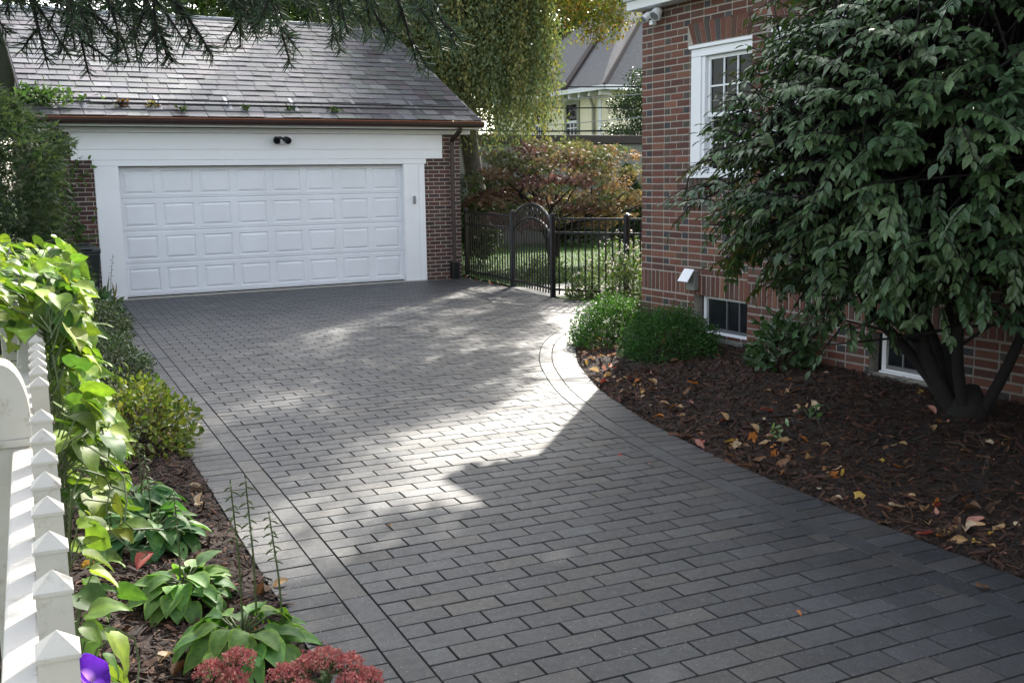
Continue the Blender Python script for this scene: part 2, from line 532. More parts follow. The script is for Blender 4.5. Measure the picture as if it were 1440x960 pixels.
def hsh(x, y):
    return .5 * (math.sin(3.1 * x + 1.7 * y) * math.sin(2.3 * y - 1.1 * x + 1) + .5 * math.sin(7.3 * x - 5.1 * y) * math.sin(6.1 * y + 4 * x))
def edgex(y): return float(np.interp(y, EDGEy, EDGEx))
def bedz(x, y):
    d = max(0.0, x - edgex(y))
    if y > 9.4: d = min(d, .9)
    t = min(1, d / 2.1); t = t * t * (3 - 2 * t)
    lip = min(1, d / .12)
    return -.015 + .03 * lip + .15 * t + .022 * hsh(x, y) * lip
def lbedx(y): return OX - .26 * CS + y * SN / CS + (0)
def lbedz(x, y):
    d = max(0.0, lbedx(y) - x)
    lip = min(1, d / .12)
    return -.015 + .035 * lip + .03 * min(1, d / .6) + .02 * hsh(x, y) * lip
def sheet(name, x0f, x1f, y0, y1, zf, nx, ny, mat):
    V = []; F = []
    for j in range(ny + 1):
        y = y0 + (y1 - y0) * j / ny
        a, b = x0f(y), x1f(y)
        for i in range(nx + 1):
            x = a + (b - a) * i / nx
            V.append((x, y, zf(x, y) + random.uniform(-.006, .006)))
    for j in range(ny):
        for i in range(nx):
            a = j * (nx + 1) + i; F.append((a, a + 1, a + nx + 2, a + nx + 1))
    V = np.array(V); F = np.array(F)
    o = np_mesh(name, V, F, np.ones((len(V), 3)), mat, smooth=True)
    return kind(o, 'structure')
sheet('mulch_bed', lambda y: edgex(y) - .015, lambda y: max(edgex(y) + .2, 7.02 if y < 9.7 else 9.4 + (y - 11.7) * -.45), -.5, 14.0, bedz, 70, 260, M['mulch'])
sheet('mulch_bed', lambda y: -0.25 + .075 * y, lambda y: lbedx(y) + .015, .8, 17.6, lbedz, 26, 260, M['mulch'])

def chips(name, k, area_fn, zf, label):
    P = np.array([area_fn() for _ in range(k)])
    z = np.array([zf(x, y) for x, y in P]) + rng.uniform(.0, .012, k)
    pos = np.column_stack([P, z])
    d = rdir(k); d[:, 2] *= .3
    n = rdir(k, 2.2)
    col = tint(k, [(.044, .017, .008), (.028, .012, .006), (.078, .031, .014), (.015, .008, .005), (.095, .042, .020), (.036, .015, .008), (.05, .02, .009), (.030, .012, .006)], .3)
    chip_t = T([(-.12, 0, 0), (.10, 0, .02), (.13, .9, .02), (-.06, 1, 0), (-.1, .4, .05)], [(0, 1, 4), (1, 2, 4), (2, 3, 4), (3, 0, 4)])
    v_, f_, c_ = leaves(chip_t, pos, d, n, rng.gamma(3, .010, k) + .012, col)
    o = np_mesh(name, v_, f_, c_, M['chip'])
    kind(o, 'stuff', label)
def rbed_pt():
    while True:
        y = random.uniform(1.0, 12.5); y = y if random.random() < .5 else random.uniform(1.5, 8)
        x = edgex(y) + (7.0 - edgex(y)) * random.random() ** 1.3 if y < 9.6 else edgex(y) + random.random() * .9
        if edgex(y) < x < (7.0 if y < 9.65 else 9): return (x, y)
def lbed_pt():
    y = random.uniform(1.6, 9) if random.random() < .75 else random.uniform(9, 17)
    x = random.uniform(.0 + .075 * y, lbedx(y) + (.03 if random.random() < .1 else 0))
    return (x, y)
chips('mulch_chips', 40000, rbed_pt, bedz, 'loose bark chips over the right mulch bed')
chips('mulch_chips', 22000, lbed_pt, lbedz, 'loose bark chips over the left mulch bed')

# grass blades behind the gate
k = 30000
P = np.column_stack([rng.uniform(8.9, 17, k), rng.uniform(11.8, 27, k), np.full(k, -.012)])
P = P[~((P[:, 0] < 10.25) & (P[:, 1] > 14.1) & (P[:, 1] < 15.8))]; k = len(P)
v_, f_, c_ = leaves(T([(-.06, 0, 0), (.06, 0, 0), (0, 1, .1)], [(0, 1, 2)]), P, rdir(k, 2.5), rdir(k), rng.uniform(.05, .10, k), tint(k, [(.06, .13, .025), (.045, .10, .02), (.09, .15, .04)]))
kind(np_mesh('grass', v_, f_, c_, M['leaf']), 'stuff', 'short green grass of the lawn behind the black fence')
# ------------------------------------------------------------------ brick walls
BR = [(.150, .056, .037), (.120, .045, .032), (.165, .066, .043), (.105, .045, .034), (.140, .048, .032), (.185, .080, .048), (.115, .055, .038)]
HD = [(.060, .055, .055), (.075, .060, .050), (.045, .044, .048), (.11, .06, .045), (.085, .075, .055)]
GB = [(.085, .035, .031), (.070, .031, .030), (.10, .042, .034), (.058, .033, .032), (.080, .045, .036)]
def brick_face(mb, to3, h0, h1, z0, z1, holes, rowh=.0722, blen=.213, mort=.0135, flem=True, cols=BR, heads=HD, bands=(), proud=.005, phase=0.0):
    """bricks of one flat wall face; to3(h, out, z) -> 3-D point; holes [(ha,hb,za,zb)]; bands: [(za,zb)] of soldiers"""
    def put(a, b, za, zb, col):
        segs = [(a, b)]
        zm = (za + zb) / 2
        for ha, hb, ya, yb in holes:
            if ya < zm < yb:
                ns = []
                for p, q in segs:
                    if hb <= p or ha >= q: ns.append((p, q)); continue
                    if p < ha: ns.append((p, ha))
                    if q > hb: ns.append((hb, q))
                segs = ns
        for p, q in segs:
            if q - p < .02: continue
            k = 1 + random.gauss(0, .13); c = tuple(max(.01, x * k) for x in col)
            pr = proud + random.uniform(-.0015, .0015)
            e = .0025
            B = len(mb.v)
            jx = random.uniform(-.002, .002); jz = random.uniform(-.0015, .0015)
            for (h, z_, o_) in ((p, za, 0), (q, za, 0), (q, zb, 0), (p, zb, 0), (p + e, za + e, pr), (q - e, za + e, pr), (q - e, zb - e, pr), (p + e, zb - e, pr)):
                mb.v.append(tuple(to3(h + jx, o_, z_ + jz))); mb.c.append(c)
            for f in ((4, 5, 6, 7), (0, 1, 5, 4), (1, 2, 6, 5), (2, 3, 7, 6), (3, 0, 4, 7)):
                mb.f.append(tuple(B + i for i in f)); mb.m.append(0)
    z = z0; r = 0
    while z < z1 - .02:
        band = next((b for b in bands if b[0] - .01 <= z < b[1] - .02), None)
        if band:
            h = h0 + .004
            while h < h1:
                put(h, min(h + rowh - mort, h1), band[0], band[1] - mort, random.choice(cols + heads[3:4])); h += rowh
            z = band[1]; r += 1; continue
        zt = min(z + rowh - mort, z1)
        nb = next((b for b in bands if z < b[0] < z + rowh), None)
        if nb: zt = nb[0] - mort
        h = h0 - ((r % 2) * blen / 2 + phase) % blen
        i = 0
        while h < h1:
            if flem and r % 2 == 0:
                ln = blen if i % 2 == 0 else blen * .5
                col = random.choice(cols) if i % 2 == 0 else random.choice(heads)
            else:
                ln = blen; col = random.choice(cols)
            put(max(h, h0), min(h + ln - mort, h1), z, zt, col)
            h += ln; i += 1
        z = nb[0] if nb else z + rowh
        r += 1
def plane_holes(mb, to3, h0, h1, z0, z1, holes, mi, depth=0.1):
    hs = sorted({h0, h1} | {x for a in holes for x in a[:2]}); zs = sorted({z0, z1} | {x for a in holes for x in a[2:]})
    hs = [h for h in hs if h0 <= h <= h1]; zs = [z for z in zs if z0 <= z <= z1]
    for i in range(len(hs) - 1):
        for j in range(len(zs) - 1):
            hm, zm = (hs[i] + hs[i + 1]) / 2, (zs[j] + zs[j + 1]) / 2
            if any(a < hm < b and c < zm < d for a, b, c, d in holes): continue
            mb.quad([to3(hs[i], 0, zs[j]), to3(hs[i + 1], 0, zs[j]), to3(hs[i + 1], 0, zs[j + 1]), to3(hs[i], 0, zs[j + 1])], mi)
    for a, b, c, d in holes:
        for p, q in (((a, c), (a, d)), ((a, d), (b, d)), ((b, d), (b, c)), ((b, c), (a, c))):
            mb.quad([to3(p[0], 0, p[1]), to3(q[0], 0, q[1]), to3(q[0], -depth, q[1]), to3(p[0], -depth, p[1])], mi, (.10, .05, .04))

# ------------------------------------------------------------------ garage
GY = 17.786
garage = thing('brick_garage', 'brick two-car garage with a white panelled door and slate roof', 'garage', (5.3, GY, 0))
w = MB()
t3 = lambda h, o, z: (h, GY - o, z)
gh = [(2.365, 8.02, -.1, 2.66)]
plane_holes(w, t3, 1.78, 8.75, -.05, 2.72, gh, 1, .3)
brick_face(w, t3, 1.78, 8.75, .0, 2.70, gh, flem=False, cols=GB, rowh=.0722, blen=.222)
t4 = lambda h, o, z: (8.75 + o, h, z)
plane_holes(w, t4, GY, 25.6, -.05, 2.72, [], 1)
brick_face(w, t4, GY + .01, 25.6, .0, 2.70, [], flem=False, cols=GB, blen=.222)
t5 = lambda h, o, z: (1.78 - o, h, z)
plane_holes(w, t5, GY, 25.6, -.05, 2.72, [], 1)
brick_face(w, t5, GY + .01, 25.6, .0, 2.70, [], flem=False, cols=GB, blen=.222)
w.quad([(8.75, GY, 2.72), (8.75, 25.6, 2.72), (8.75, 21.7, 4.93)], 1)
w.quad([(1.78, GY, 2.72), (1.78, 25.6, 2.72), (1.78, 21.7, 4.93)], 1)
w.quad([(1.78, 25.6, -.05), (8.75, 25.6, -.05), (8.75, 25.6, 2.72), (1.78, 25.6, 2.72)], 1)
w.build('wall', [M['brick'], M['mortar']], garage)
h = MB()
h.box(2.04, 8.385, GY - .035, GY + .02, 2.385, 2.645)
h.box(2.042, 8.383, GY - .032, GY + .02, 2.218, 2.372)
h.box(2.04, 8.385, GY - .022, GY + .02, 2.37, 2.387)
h.box(2.345, 8.055, GY - .030, GY + .02, 2.125, 2.216)
h.box(1.9, 8.95, GY - .055, GY + .02, 2.650, 2.725)
h.build('header', M['white'], garage, bevel=.004)
for a, b, ins in ((2.365, 2.73, 2.73), (7.61, 8.02, 7.61)):
    j = MB()
    j.box(a, b, GY - .025, GY + .20, .012, 2.124)
    e = (b - .14, b) if ins == b else (a, a + .14)
    if ins == b: j.box(a + .003, a + .12, GY - .034, GY - .0255, .014, 2.122)
    else: j.box(b - .12, b - .003, GY - .034, GY - .0255, .014, 2.122)
    j.build('door_jamb', M['white'], garage, bevel=.004)
# sectional door: four sections of eight raised panels
DX0, DX1, DZ0, DZ1 = 2.732, 7.608, .030, 2.124
DY = GY + .10
d = MB()
sh = (DZ1 - DZ0) / 4
cw = (DX1 - DX0) / 8
def ringq(a, b):
    for i in range(4):
        k = (i + 1) % 4
        d.quad([a[i], a[k], b[k], b[i]])
def rect(x0, x1, z0, z1, y): return [(x0, y, z0), (x1, y, z0), (x1, y, z1), (x0, y, z1)]
for r in range(4):
    z0 = DZ0 + r * sh; z1 = z0 + sh
    d.quad(rect(DX0, DX1, z0, z0 + .010, DY + .012))
    d.quad([(DX0, DY + .012, z0 + .010), (DX1, DY + .012, z0 + .010), (DX1, DY, z0 + .018), (DX0, DY, z0 + .018)])
    d.quad(rect(DX0, DX1, z0 + .018, z0 + .030, DY))
    d.quad([(DX0, DY, z0 + .030), (DX1, DY, z0 + .030), (DX1, DY + .006, z0 + .034), (DX0, DY + .006, z0 + .034)])
    d.quad([(DX0, DY + .006, z0 + .034), (DX1, DY + .006, z0 + .034), (DX1, DY, z0 + .042), (DX0, DY, z0 + .042)])
    zt = z1 - .030
    d.quad(rect(DX0, DX1, zt, z1 - .012, DY))
    d.quad([(DX0, DY, z1 - .012), (DX1, DY, z1 - .012), (DX1, DY + .012, z1), (DX0, DY + .012, z1)])
    for c in range(8):
        x0 = DX0 + c * cw; x1 = x0 + cw
        o = rect(x0, x1, z0 + .042, zt, DY)
        px0, px1, pz0, pz1 = x0 + .055, x1 - .055, z0 + .078, zt - .042
        a = rect(px0, px1, pz0, pz1, DY); ringq(o, a)
        b = rect(px0 + .012, px1 - .012, pz0 + .012, pz1 - .012, DY + .014); ringq(a, b)
        b2 = rect(px0 + .018, px1 - .018, pz0 + .018, pz1 - .018, DY + .014); ringq(b, b2)
        c2 = rect(px0 + .052, px1 - .052, pz0 + .05, pz1 - .05, DY - .001); ringq(b2, c2)
        d.quad(c2)
gd = d.build('garage_door', M['door_white'], garage)
sl = MB(); sl.box(DX0, DX1, DY + .004, DY + .03, .012, .0295)
sl.build('bottom_seal', M['rubber'], gd)
bb = MB(); bb.box(2.3, 8.06, GY + .205, GY + .23, .0, 2.7)
bb.build('door_backing', M['rubber'], garage)
# roof
RX0, RX1, EY, EZ, RY, RZ = 1.45, 9.03, 17.40, 2.875, 21.70, 5.03
def roofp(x, t, up=0.0):
    n = Vector((0, -(RZ - EZ), RY - EY)).normalized()
    return Vector((x, EY + (RY - EY) * t, EZ + (RZ - EZ) * t)) + n * up
rf = MB()
slc = [(.115, .11, .12), (.14, .135, .14), (.095, .095, .105), (.125, .105, .115), (.12, .125, .115), (.16, .155, .155)]
rows = 21
for r in range(rows):
    x = RX0 - random.uniform(0, .2)
    t0 = r / rows; t1 = (r + 1.25) / rows
    while x < RX1:
        wd = random.uniform(.24, .36)
        g_ = random.uniform(.003, .007); a, b = max(x + g_, RX0), min(x + wd - g_, RX1)
        if b - a > .03:
            col = random.choice(slc); k = 1 + random.gauss(0, .24); col = tuple(c * k for c in col)
            lo = .020 + random.uniform(-.004, .008); tj = t0 + random.uniform(-.0018, .0018)
            sk = random.uniform(-.002, .002)
            p = [roofp(a, tj, lo + sk), roofp(b, tj, lo - sk), roofp(b, min(t1, 1), .006), roofp(a, min(t1, 1), .006)]
            q = [roofp(a, tj, lo + sk - .009), roofp(b, tj, lo - sk - .009)]
            rf.quad(p, 0, col); rf.quad([q[0], q[1], p[1], p[0]], 0, col)
            rf.quad([q[1], p[2], p[1]], 0, col); rf.quad([q[0], p[0], p[3]], 0, col)
        x += wd
B0, B1 = roofp(RX0, 0), roofp(RX1, 0)
rf.quad([roofp(RX0, 0, .002), roofp(RX1, 0, .002), roofp(RX1, 1, .002), roofp(RX0, 1, .002)], 0, (.012, .012, .012))
rf.quad([(RX0, RY, RZ), (RX1, RY, RZ), (RX1, 26.0, EZ), (RX0, 26.0, EZ)], 0, (.12, .12, .125))
roof = rf.build('roof', M['slate'], garage)
rc_ = MB()
rc_.tube([(RX0 - .01, RY, RZ + .012), (RX1 + .01, RY, RZ + .012)], .045, 8)
rc_.build('ridge_cap', M['grey_metal'], roof, smooth=True)
for sx in (RX0, RX1):
    b = MB()
    e = .022 if sx > 5 else -.022
    b.prism([(sx, EY, EZ - .10), (sx, RY, RZ - .11), (sx, RY, RZ - .005), (sx, EY, EZ - .005)], (e, 0, 0))
    b.build('rake_board', M['white'] if sx > 5 else M['brown_metal'], garage)
so = MB(); so.quad([(RX0, EY + .02, EZ - .13), (RX1, EY + .02, EZ - .13), (RX1, GY, EZ - .13), (RX0, GY, EZ - .13)])
so.box(RX0, RX1, EY + .02, EY + .045, EZ - .145, EZ - .01)
so.build('soffit', M['white'], garage)
gt = MB()
prof = []
for k in range(9):
    a = math.pi + math.pi * k / 8
    prof.append((EY - .055 + .062 * math.cos(a), EZ - .028 + .088 * math.sin(a)))
for i in range(8):
    (ya, za), (yb, zb) = prof[i], prof[i + 1]
    gt.quad([(RX0 + .02, ya, za), (RX1, ya, za), (RX1, yb, zb), (RX0 + .02, yb, zb)])
for x in (RX0 + .02, RX1):
    gt.quad([(x, y, z) for y, z in prof])
gut = gt.build('gutter', M['brown_metal'], garage)
lp = MB(); lp.tube([(RX0 + .02, EY - .118, EZ - .024), (RX1, EY - .118, EZ - .024)], .010, 6)
lp.box(RX0 + .02, RX1, EY - .112, EY + .03, EZ - .03, EZ - .026)
lp.build('lip', M['copper'], gut)
for x, hh in ((1.83, .14), (8.57, .2)):
    q = MB()
    q.tube([(x, EY - .05, EZ - .10), (x, EY - .02, EZ - .17), (x, GY - .05, EZ - .34), (x, GY - .055, EZ - .42), (x, GY - .055, hh)], [.040, .045, .045, .045, .045], 4)
    ds = q.build('downspout', M['brown_metal'], garage, bevel=.006)
    q = MB(); q.box(x - .075, x + .075, GY - .13, GY - .006, .0, hh + .12)
    q.build('drain_boot', M['black_metal'], ds, bevel=.012)
# snow rails
for t, nm in ((.105, 0), (.075, 1)):
    q = MB(); q.tube([roofp(RX0 + .55, t, .075), roofp(RX1 - .12, t, .06)], .014, 6)
    ra = q.build('snow_rail', M['black_metal'], roof)
    if nm == 0:
        for x in np.arange(2.3, 9.0, 1.12):
            b = MB()
            b.prism([roofp(x - .008, .066, .022), roofp(x - .008, .110, .066), roofp(x - .008, .114, .03)], (.016, 0, 0))
            b.prism([roofp(x - .03, .06, .019), roofp(x - .03, .17, .019), roofp(x - .03, .17, .024), roofp(x - .03, .06, .024)], (.06, 0, 0))
            b.build('rail_bracket', M['grey_metal'], ra)

# floodlight under the eave of the garage
def lamp_heads(root, base, heads, plate_r, m, lens):
    p = MB(); 
    p.lathe((0, 0, 0), [(plate_r, 0), (plate_r, .018), (plate_r * .6, .03)], 18)
    return p
fl = thing('flood_light', 'small black twin-head floodlight on the white header above the garage door', 'floodlight', (5.36, GY - .035, 2.53))
q = MB(); q.tube([(5.36, GY - .036, 2.54), (5.36, GY - .075, 2.54)], [.062, .05], 16); q.build('base_plate', M['black_metal'], fl)
for dx in (-.085, .085):
    q = MB()
    q.tube([(5.36 + dx * .4, GY - .07, 2.55), (5.36 + dx * .8, GY - .10, 2.56)], .014, 8)
    q.tube([(5.36 + dx * .85, GY - .06, 2.565), (5.36 + dx, GY - .10, 2.55), (5.36 + dx * 1.15, GY - .18, 2.52)], [.035, .052, .058], 14)
    hd = q.build('lamp_head', M['black_metal'], fl)
    q = MB(); q.tube([(5.36 + dx * 1.15, GY - .182, 2.519), (5.36 + dx * 1.16, GY - .186, 2.517)], [.048, .044], 14); q.build('lens', M['glass'], hd)
q = MB(); q.tube([(5.36, GY - .075, 2.52), (5.36, GY - .12, 2.495)], [.036, .030], 12); q.build('sensor', M['white'], fl, bevel=.004)
kp = thing('door_keypad', 'grey keypad opener on the right white garage jamb', 'keypad', (7.80, GY - .03, 1.48))
q = MB(); q.box(7.775, 7.825, GY - .055, GY - .0265, 1.41, 1.55); kc = q.build('keypad_case', M['grey_metal'], kp, bevel=.006)
q = MB(); q.box(7.781, 7.819, GY - .063, GY - .0555, 1.47, 1.543); q.build('cover', M['grey_metal'], kc, bevel=.004)

# ------------------------------------------------------------------ brick house on the right
XM, XP, YC, YP = 7.0, 6.86, 9.65, 7.73
house = thing('brick_house', 'red brick house with white trimmed windows and dentil cornice', 'house', (XM, YC, 0))
w = MB()
WZ0, WZ1 = .10, 3.70
tM = lambda h, o, z: (XM - o, h, z)
tP = lambda h, o, z: (XP - o, h, z)
win = (7.68, 8.78, 1.82, 3.15); bw1 = (7.74, 8.72, .21, .62)
win2 = (6.30, 7.42, 1.82, 3.15); bw2 = (5.50, 6.21, .19, .56); win3 = (3.3, 4.4, 1.82, 3.15); bw3 = (2.9, 3.6, .19, .56)
plane_holes(w, tM, YP, YC, WZ0 - .2, WZ1, [(YP + .002, win[1], win[2], win[3]), (YP + .002, bw1[1], bw1[2], bw1[3])], 1, .12)
band = [(.612, .832)]
arch = (7.60, 8.87, 3.165, 3.375)
brick_face(w, tM, YP, YC, .03, WZ1, [win, bw1, arch], bands=band, phase=.07)
plane_holes(w, tP, -3, YP, WZ0 - .2, WZ1, [win2, bw2, win3, bw3], 2, .12)
arch2 = (6.2, 7.52, 3.165, 3.375); arch3 = (3.2, 4.5, 3.165, 3.375)
brick_face(w, tP, -3, YP, .03, WZ1, [win2, bw2, win3, bw3, arch2, arch3], bands=band, mort=.0165, rowh=.0722, proud=.006)
w.quad([(XP, YP, WZ0 - .2), (XM, YP, WZ0 - .2), (XM, YP, WZ1), (XP, YP, WZ1)], 1)
tB = lambda h, o, z: (h, YC + o, z)
plane_holes(w, tB, XM, 15, WZ0 - .2, WZ1, [], 1)
brick_face(w, tB, XM + .004, 15, .03, WZ1, [], bands=band)
# flat jack arches of splayed bricks
def jack(t, a, z):
    y0, y1 = a[0] + .09, a[1] - .09
    n = int((y1 - y0) / .07)
    for i in range(n):
        f0, f1 = i / n, (i + 1) / n
        def X(f, top): return y0 + (y1 - y0) * f + ((f - .5) * .17 if top else 0)
        g_ = .0045
        pa, pb = X(f0, 0) + g_, X(f1, 0) - g_; qa, qb = X(f0, 1) + g_, X(f1, 1) - g_
        col = random.choice(BR + HD[:2]); k = 1 + random.gauss(0, .12); col = tuple(c * k for c in col)
        B = len(w.v)
        for hh, zz, oo in ((pa, a[2], 0), (pb, a[2], 0), (qb, a[3], 0), (qa, a[3], 0), (pa + .002, a[2] + .002, .006), (pb - .002, a[2] + .002, .006), (qb - .002, a[3] - .002, .006), (qa + .002, a[3] - .002, .006)):
            w.v.append(t(hh, oo, zz)); w.c.append(col)
        for f in ((4, 5, 6, 7), (0, 1, 5, 4), (1, 2, 6, 5), (2, 3, 7, 6), (3, 0, 4, 7)):
            w.f.append(tuple(B + i_ for i_ in f)); w.m.append(0)
jack(tM, arch, 0); jack(tP, arch2, 0); jack(tP, arch3, 0)
w.build('wall', [M['brick'], M['mortar'], M['mortar_dark']], house)
def sash_window(x, a, cols, rows_, parent):
    y0, y1, z0, z1 = a
    f = MB(); q = .155
    o = .012
    # casing boards
    f.box(x - .035 + o, x + .08, y0, y0 + q, z0 + .05, z1 - .12); f.box(x - .035 + o, x + .08, y1 - q, y1, z0 + .05, z1 - .12)
    f.box(x - .035 + o, x + .08, y0, y1, z1 - .118, z1 - .04); f.box(x - .06 + o, x + .07, y0 - .015, y1 + .015, z1 - .038, z1 - .004)
    f.box(x - .020 + o, x + .075, y0 + q + .002, y0 + q + .05, z0 + .05, z1 - .12); f.box(x - .020 + o, x + .075, y1 - q - .05, y1 - q - .002, z0 + .05, z1 - .12)
    fr = f.build('window_frame', M['white'], parent, bevel=.005)
    s = MB(); s.box(x - .06, x + .1, y0 - .01, y1 + .01, z0, z0 + .048); s.build('sill', M['white'], fr, bevel=.005)
    iy0, iy1 = y0 + q + .055, y1 - q - .055
    zm = (z0 + .05 + z1 - .12) / 2
    for k_, (za, zb, dx) in enumerate(((zm - .02, z1 - .122, .03), (z0 + .052, zm + .02, .06))):
        s = MB()
        s.box(x + dx, x + dx + .028, iy0, iy0 + .035, za, zb); s.box(x + dx, x + dx + .028, iy1 - .035, iy1, za, zb)
        s.box(x + dx, x + dx + .028, iy0 + .0352, iy1 - .0352, za, za + .04); s.box(x + dx, x + dx + .028, iy0 + .0352, iy1 - .0352, zb - .035, zb)
        for i in range(1, cols):
            yy = iy0 + .035 + (iy1 - iy0 - .07) * i / cols
            s.box(x + dx + .002, x + dx + .016, yy - .008, yy + .008, za + .0402, zb - .0352)
        for i in range(1, rows_):
            zz = za + .04 + (zb - za - .075) * i / rows_
            s.box(x + dx + .004, x + dx + .014, iy0 + .0352, iy1 - .0352, zz - .008, zz + .008)
        sa = s.build('sash', M['white'], fr)
        p = MB(); p.quad([(x + dx + .018, iy0 + .03, za + .03), (x + dx + .018, iy1 - .03, za + .03), (x + dx + .018, iy1 - .03, zb - .03), (x + dx + .018, iy0 + .03, zb - .03)])
        p.build('pane', M['glass'], fr)
    sb = MB()
    n = int((y1 - y0 + .1) / .072)
    for i in range(n):
        yy = y0 - .05 + i * .072
        sb.box(x - .045, x + .05, yy, yy + .062, z0 - .085, z0 - .004, 0, random.choice(HD))
    sb.build('brick_sill', M['brick'], parent, bevel=.003)
sash_window(XM, win, 3, 2, house)
sash_window(XP, win2, 3, 2, house)
sash_window(XP, win3, 3, 2, house)
def base_window(x, a, parent):
    y0, y1, z0, z1 = a
    f = MB(); xx = x + .085; q = .045
    f.box(xx, xx + .05, y0, y0 + q, z0, z1); f.box(xx, xx + .05, y1 - q - .06, y1 - .06, z0, z1); f.box(xx, xx + .05, y0 + q, y1 - q - .06, z1 - q, z1); f.box(xx, xx + .05, y0 + q, y1 - q - .06, z0, z0 + q * .7)
    f.box(xx - .03, xx - .001, y0, y1 - .06, z0 - .012, z0 + .014)
    fr = f.build('basement_window', M['white'], parent, bevel=.003)
    s = MB(); ym = y0 + (y1 - y0) * .48
    for yy in (ym - .09, ym + .10): s.box(xx + .015, xx + .03, yy - .007, yy + .007, z0 + .05, z1 - q)
    s.box(xx + .012, xx + .034, y0 + q, y1 - q - .06, z0 + .033, z0 + .062)
    s.build('muntin', M['grey_metal'], fr)
    p = MB(); p.quad([(xx + .032, y0 + .02, z0), (xx + .032, y1, z0), (xx + .032, y1, z1), (xx + .032, y0 + .02, z1)])
    p.build('pane', M['glass'], fr)
    s = MB(); s.box(x - .02, x + .118, y0, y1, z0 - .06, z0 - .013); s.build('stone_sill', M['stucco'], fr, bevel=.005)
base_window(XM, bw1, house); base_window(XP, bw2, house); base_window(XP, bw3, house)
# cornice with dentils, soffit, fascia, hip roof
c = MB()
c.box(XP - .045, 15, -3, YC + .045, 3.605, 3.70)
c.box(XP - .075, 15, -3, YC + .075, 3.702, 3.745)
c.box(XP - .21, 15, -3, YC + .21, 3.81, 3.86)
c.box(XP - .25, 15, -3, YC + .25, 3.862, 3.96)
c.box(XP - .09, 15, -3, YC + .09, 3.746, 3.808)
co = c.build('cornice', M['white'], house, bevel=.006)
for i in range(46):
    y = YC + .22 - i * .13
    q = MB(); q.box(XP - .20, XP - .092, y - .035, y + .035, 3.748, 3.807); q.build('dentil', M['white'], co)
for i in range(8):
    x = XP + .02 + i * .13
    q = MB(); q.box(x - .035, x + .035, YC + .092, YC + .20, 3.748, 3.807); q.build('dentil', M['white'], co)
rm = MB()
a0, a1, a2, a3 = (XP - .27, YC + .27, 3.962), (15.4, YC + .27, 3.962), (15.4, -3.4, 3.962), (XP - .27, -3.4, 3.962)
r0, r1 = (11, YC - 3.9, 6.3), (11, .5, 6.3)
rm.quad([a0, a1, r0]); rm.quad([a1, a2, r1, r0]); rm.quad([a2, a3, r1]); rm.quad([a3, a0, r0, r1])
rm.build('roof', M['shingle'], house)
# white floodlight under the cornice
hf = thing('flood_light', 'white twin-head security light under the cornice of the brick house', 'floodlight', (XM, 9.3, 3.5))
q = MB(); q.tube([(XM - .007, 9.36, 3.53), (XM - .05, 9.36, 3.53)], [.06, .045], 16); q.build('base_plate', M['white'], hf)
for dy, dz, sc_ in ((.04, .01, .62), (-.10, .02, .85)):
    q = MB()
    q.tube([(XM - .04, 9.36, 3.53), (XM - .10, 9.36 + dy, 3.53 + dz)], .015, 8)
    q.tube([(XM - .06, 9.36 + dy * .9, 3.545 + dz), (XM - .10, 9.36 + dy * 1.1, 3.525 + dz), (XM - .16, 9.36 + dy * 1.3, 3.48 + dz)], [.04 * sc_, .06 * sc_, .068 * sc_], 16)
    hd = q.build('lamp_head', M['white'], hf)
    q = MB(); q.tube([(XM - .1605, 9.36 + dy * 1.3, 3.4795 + dz), (XM - .165, 9.36 + dy * 1.31, 3.476 + dz)], [.058 * sc_, .054 * sc_], 16); q.build('lens', M['grey_metal'], hd)
q = MB(); q.box(XM - .11, XM - .05, 9.33, 9.39, 3.425, 3.475); q.build('sensor', M['white'], hf, bevel=.01)
# vent hood on the wall above the basement window
vh = thing('vent_hood', 'grey wall vent with a tilted white flap above the left basement window', 'vent', (XM, 8.70, .75))
q = MB(); q.box(XM - .07, XM - .007, 8.63, 8.77, .66, .87); q.build('vent_box', M['stucco'], vh, bevel=.008)
q = MB(); q.prism([(XM - .075, 8.62, .88), (XM - .075, 8.78, .88), (XM - .165, 8.78, .755), (XM - .165, 8.62, .755)], (-.008, 0, .006)); q.build('flap', M['white'], vh)
# ------------------------------------------------------------------ black metal fence and gate
def fence_post(x, y, parent, h=1.27):
    q = MB(); q.box(x - .034, x + .034, y - .034, y + .034, -.05, h)
    po = q.build('post', M['black_metal'], parent, bevel=.004)
    q = MB(); q.box(x - .041, x + .041, y - .041, y + .041, h + .001, h + .018); q.box(x - .026, x + .026, y - .026, y + .026, h + .0185, h + .034)
    q.build('post_cap', M['black_metal'], po, bevel=.008)
def rail_box(q, A, B, z, hgt=.034, wd=.026):
    A = Vector((A[0], A[1], 0)); B = Vector((B[0], B[1], 0)); d = (B - A).normalized(); n = Vector((-d.y, d.x, 0)) * wd / 2
    q.prism([A + n + Vector((0, 0, z)), B + n + Vector((0, 0, z)), B - n + Vector((0, 0, z)), A - n + Vector((0, 0, z))], (0, 0, hgt))
def fence_panel(A, B, parent):
    A = np.array(A); B = np.array(B); L_ = np.linalg.norm(B - A); d = (B - A) / L_
    a = A + d * .036; b = B - d * .036
    for z in (1.20, .985, .10):
        q = MB(); rail_box(q, a, b, z); q.build('rail', M['black_metal'], parent)
    q = MB()
    n = int(L_ / .112)
    for i in range(1, n):
        p = A + d * L_ * i / n
        q.box(p[0] - .009, p[0] + .009, p[1] - .009, p[1] + .009, .035, 1.2005)
    q.build('balusters_panel', M['black_metal'], parent)
F0, F1, F2, F3, F4 = (8.93, 17.93), (8.75, 15.80), (8.50, 14.07), (9.08, 12.90), (9.95, 11.15)
fa = thing('metal_fence', 'short black metal fence between the garage corner and the arched gate', 'fence', (*F1, 0), 'black metal fence sections')
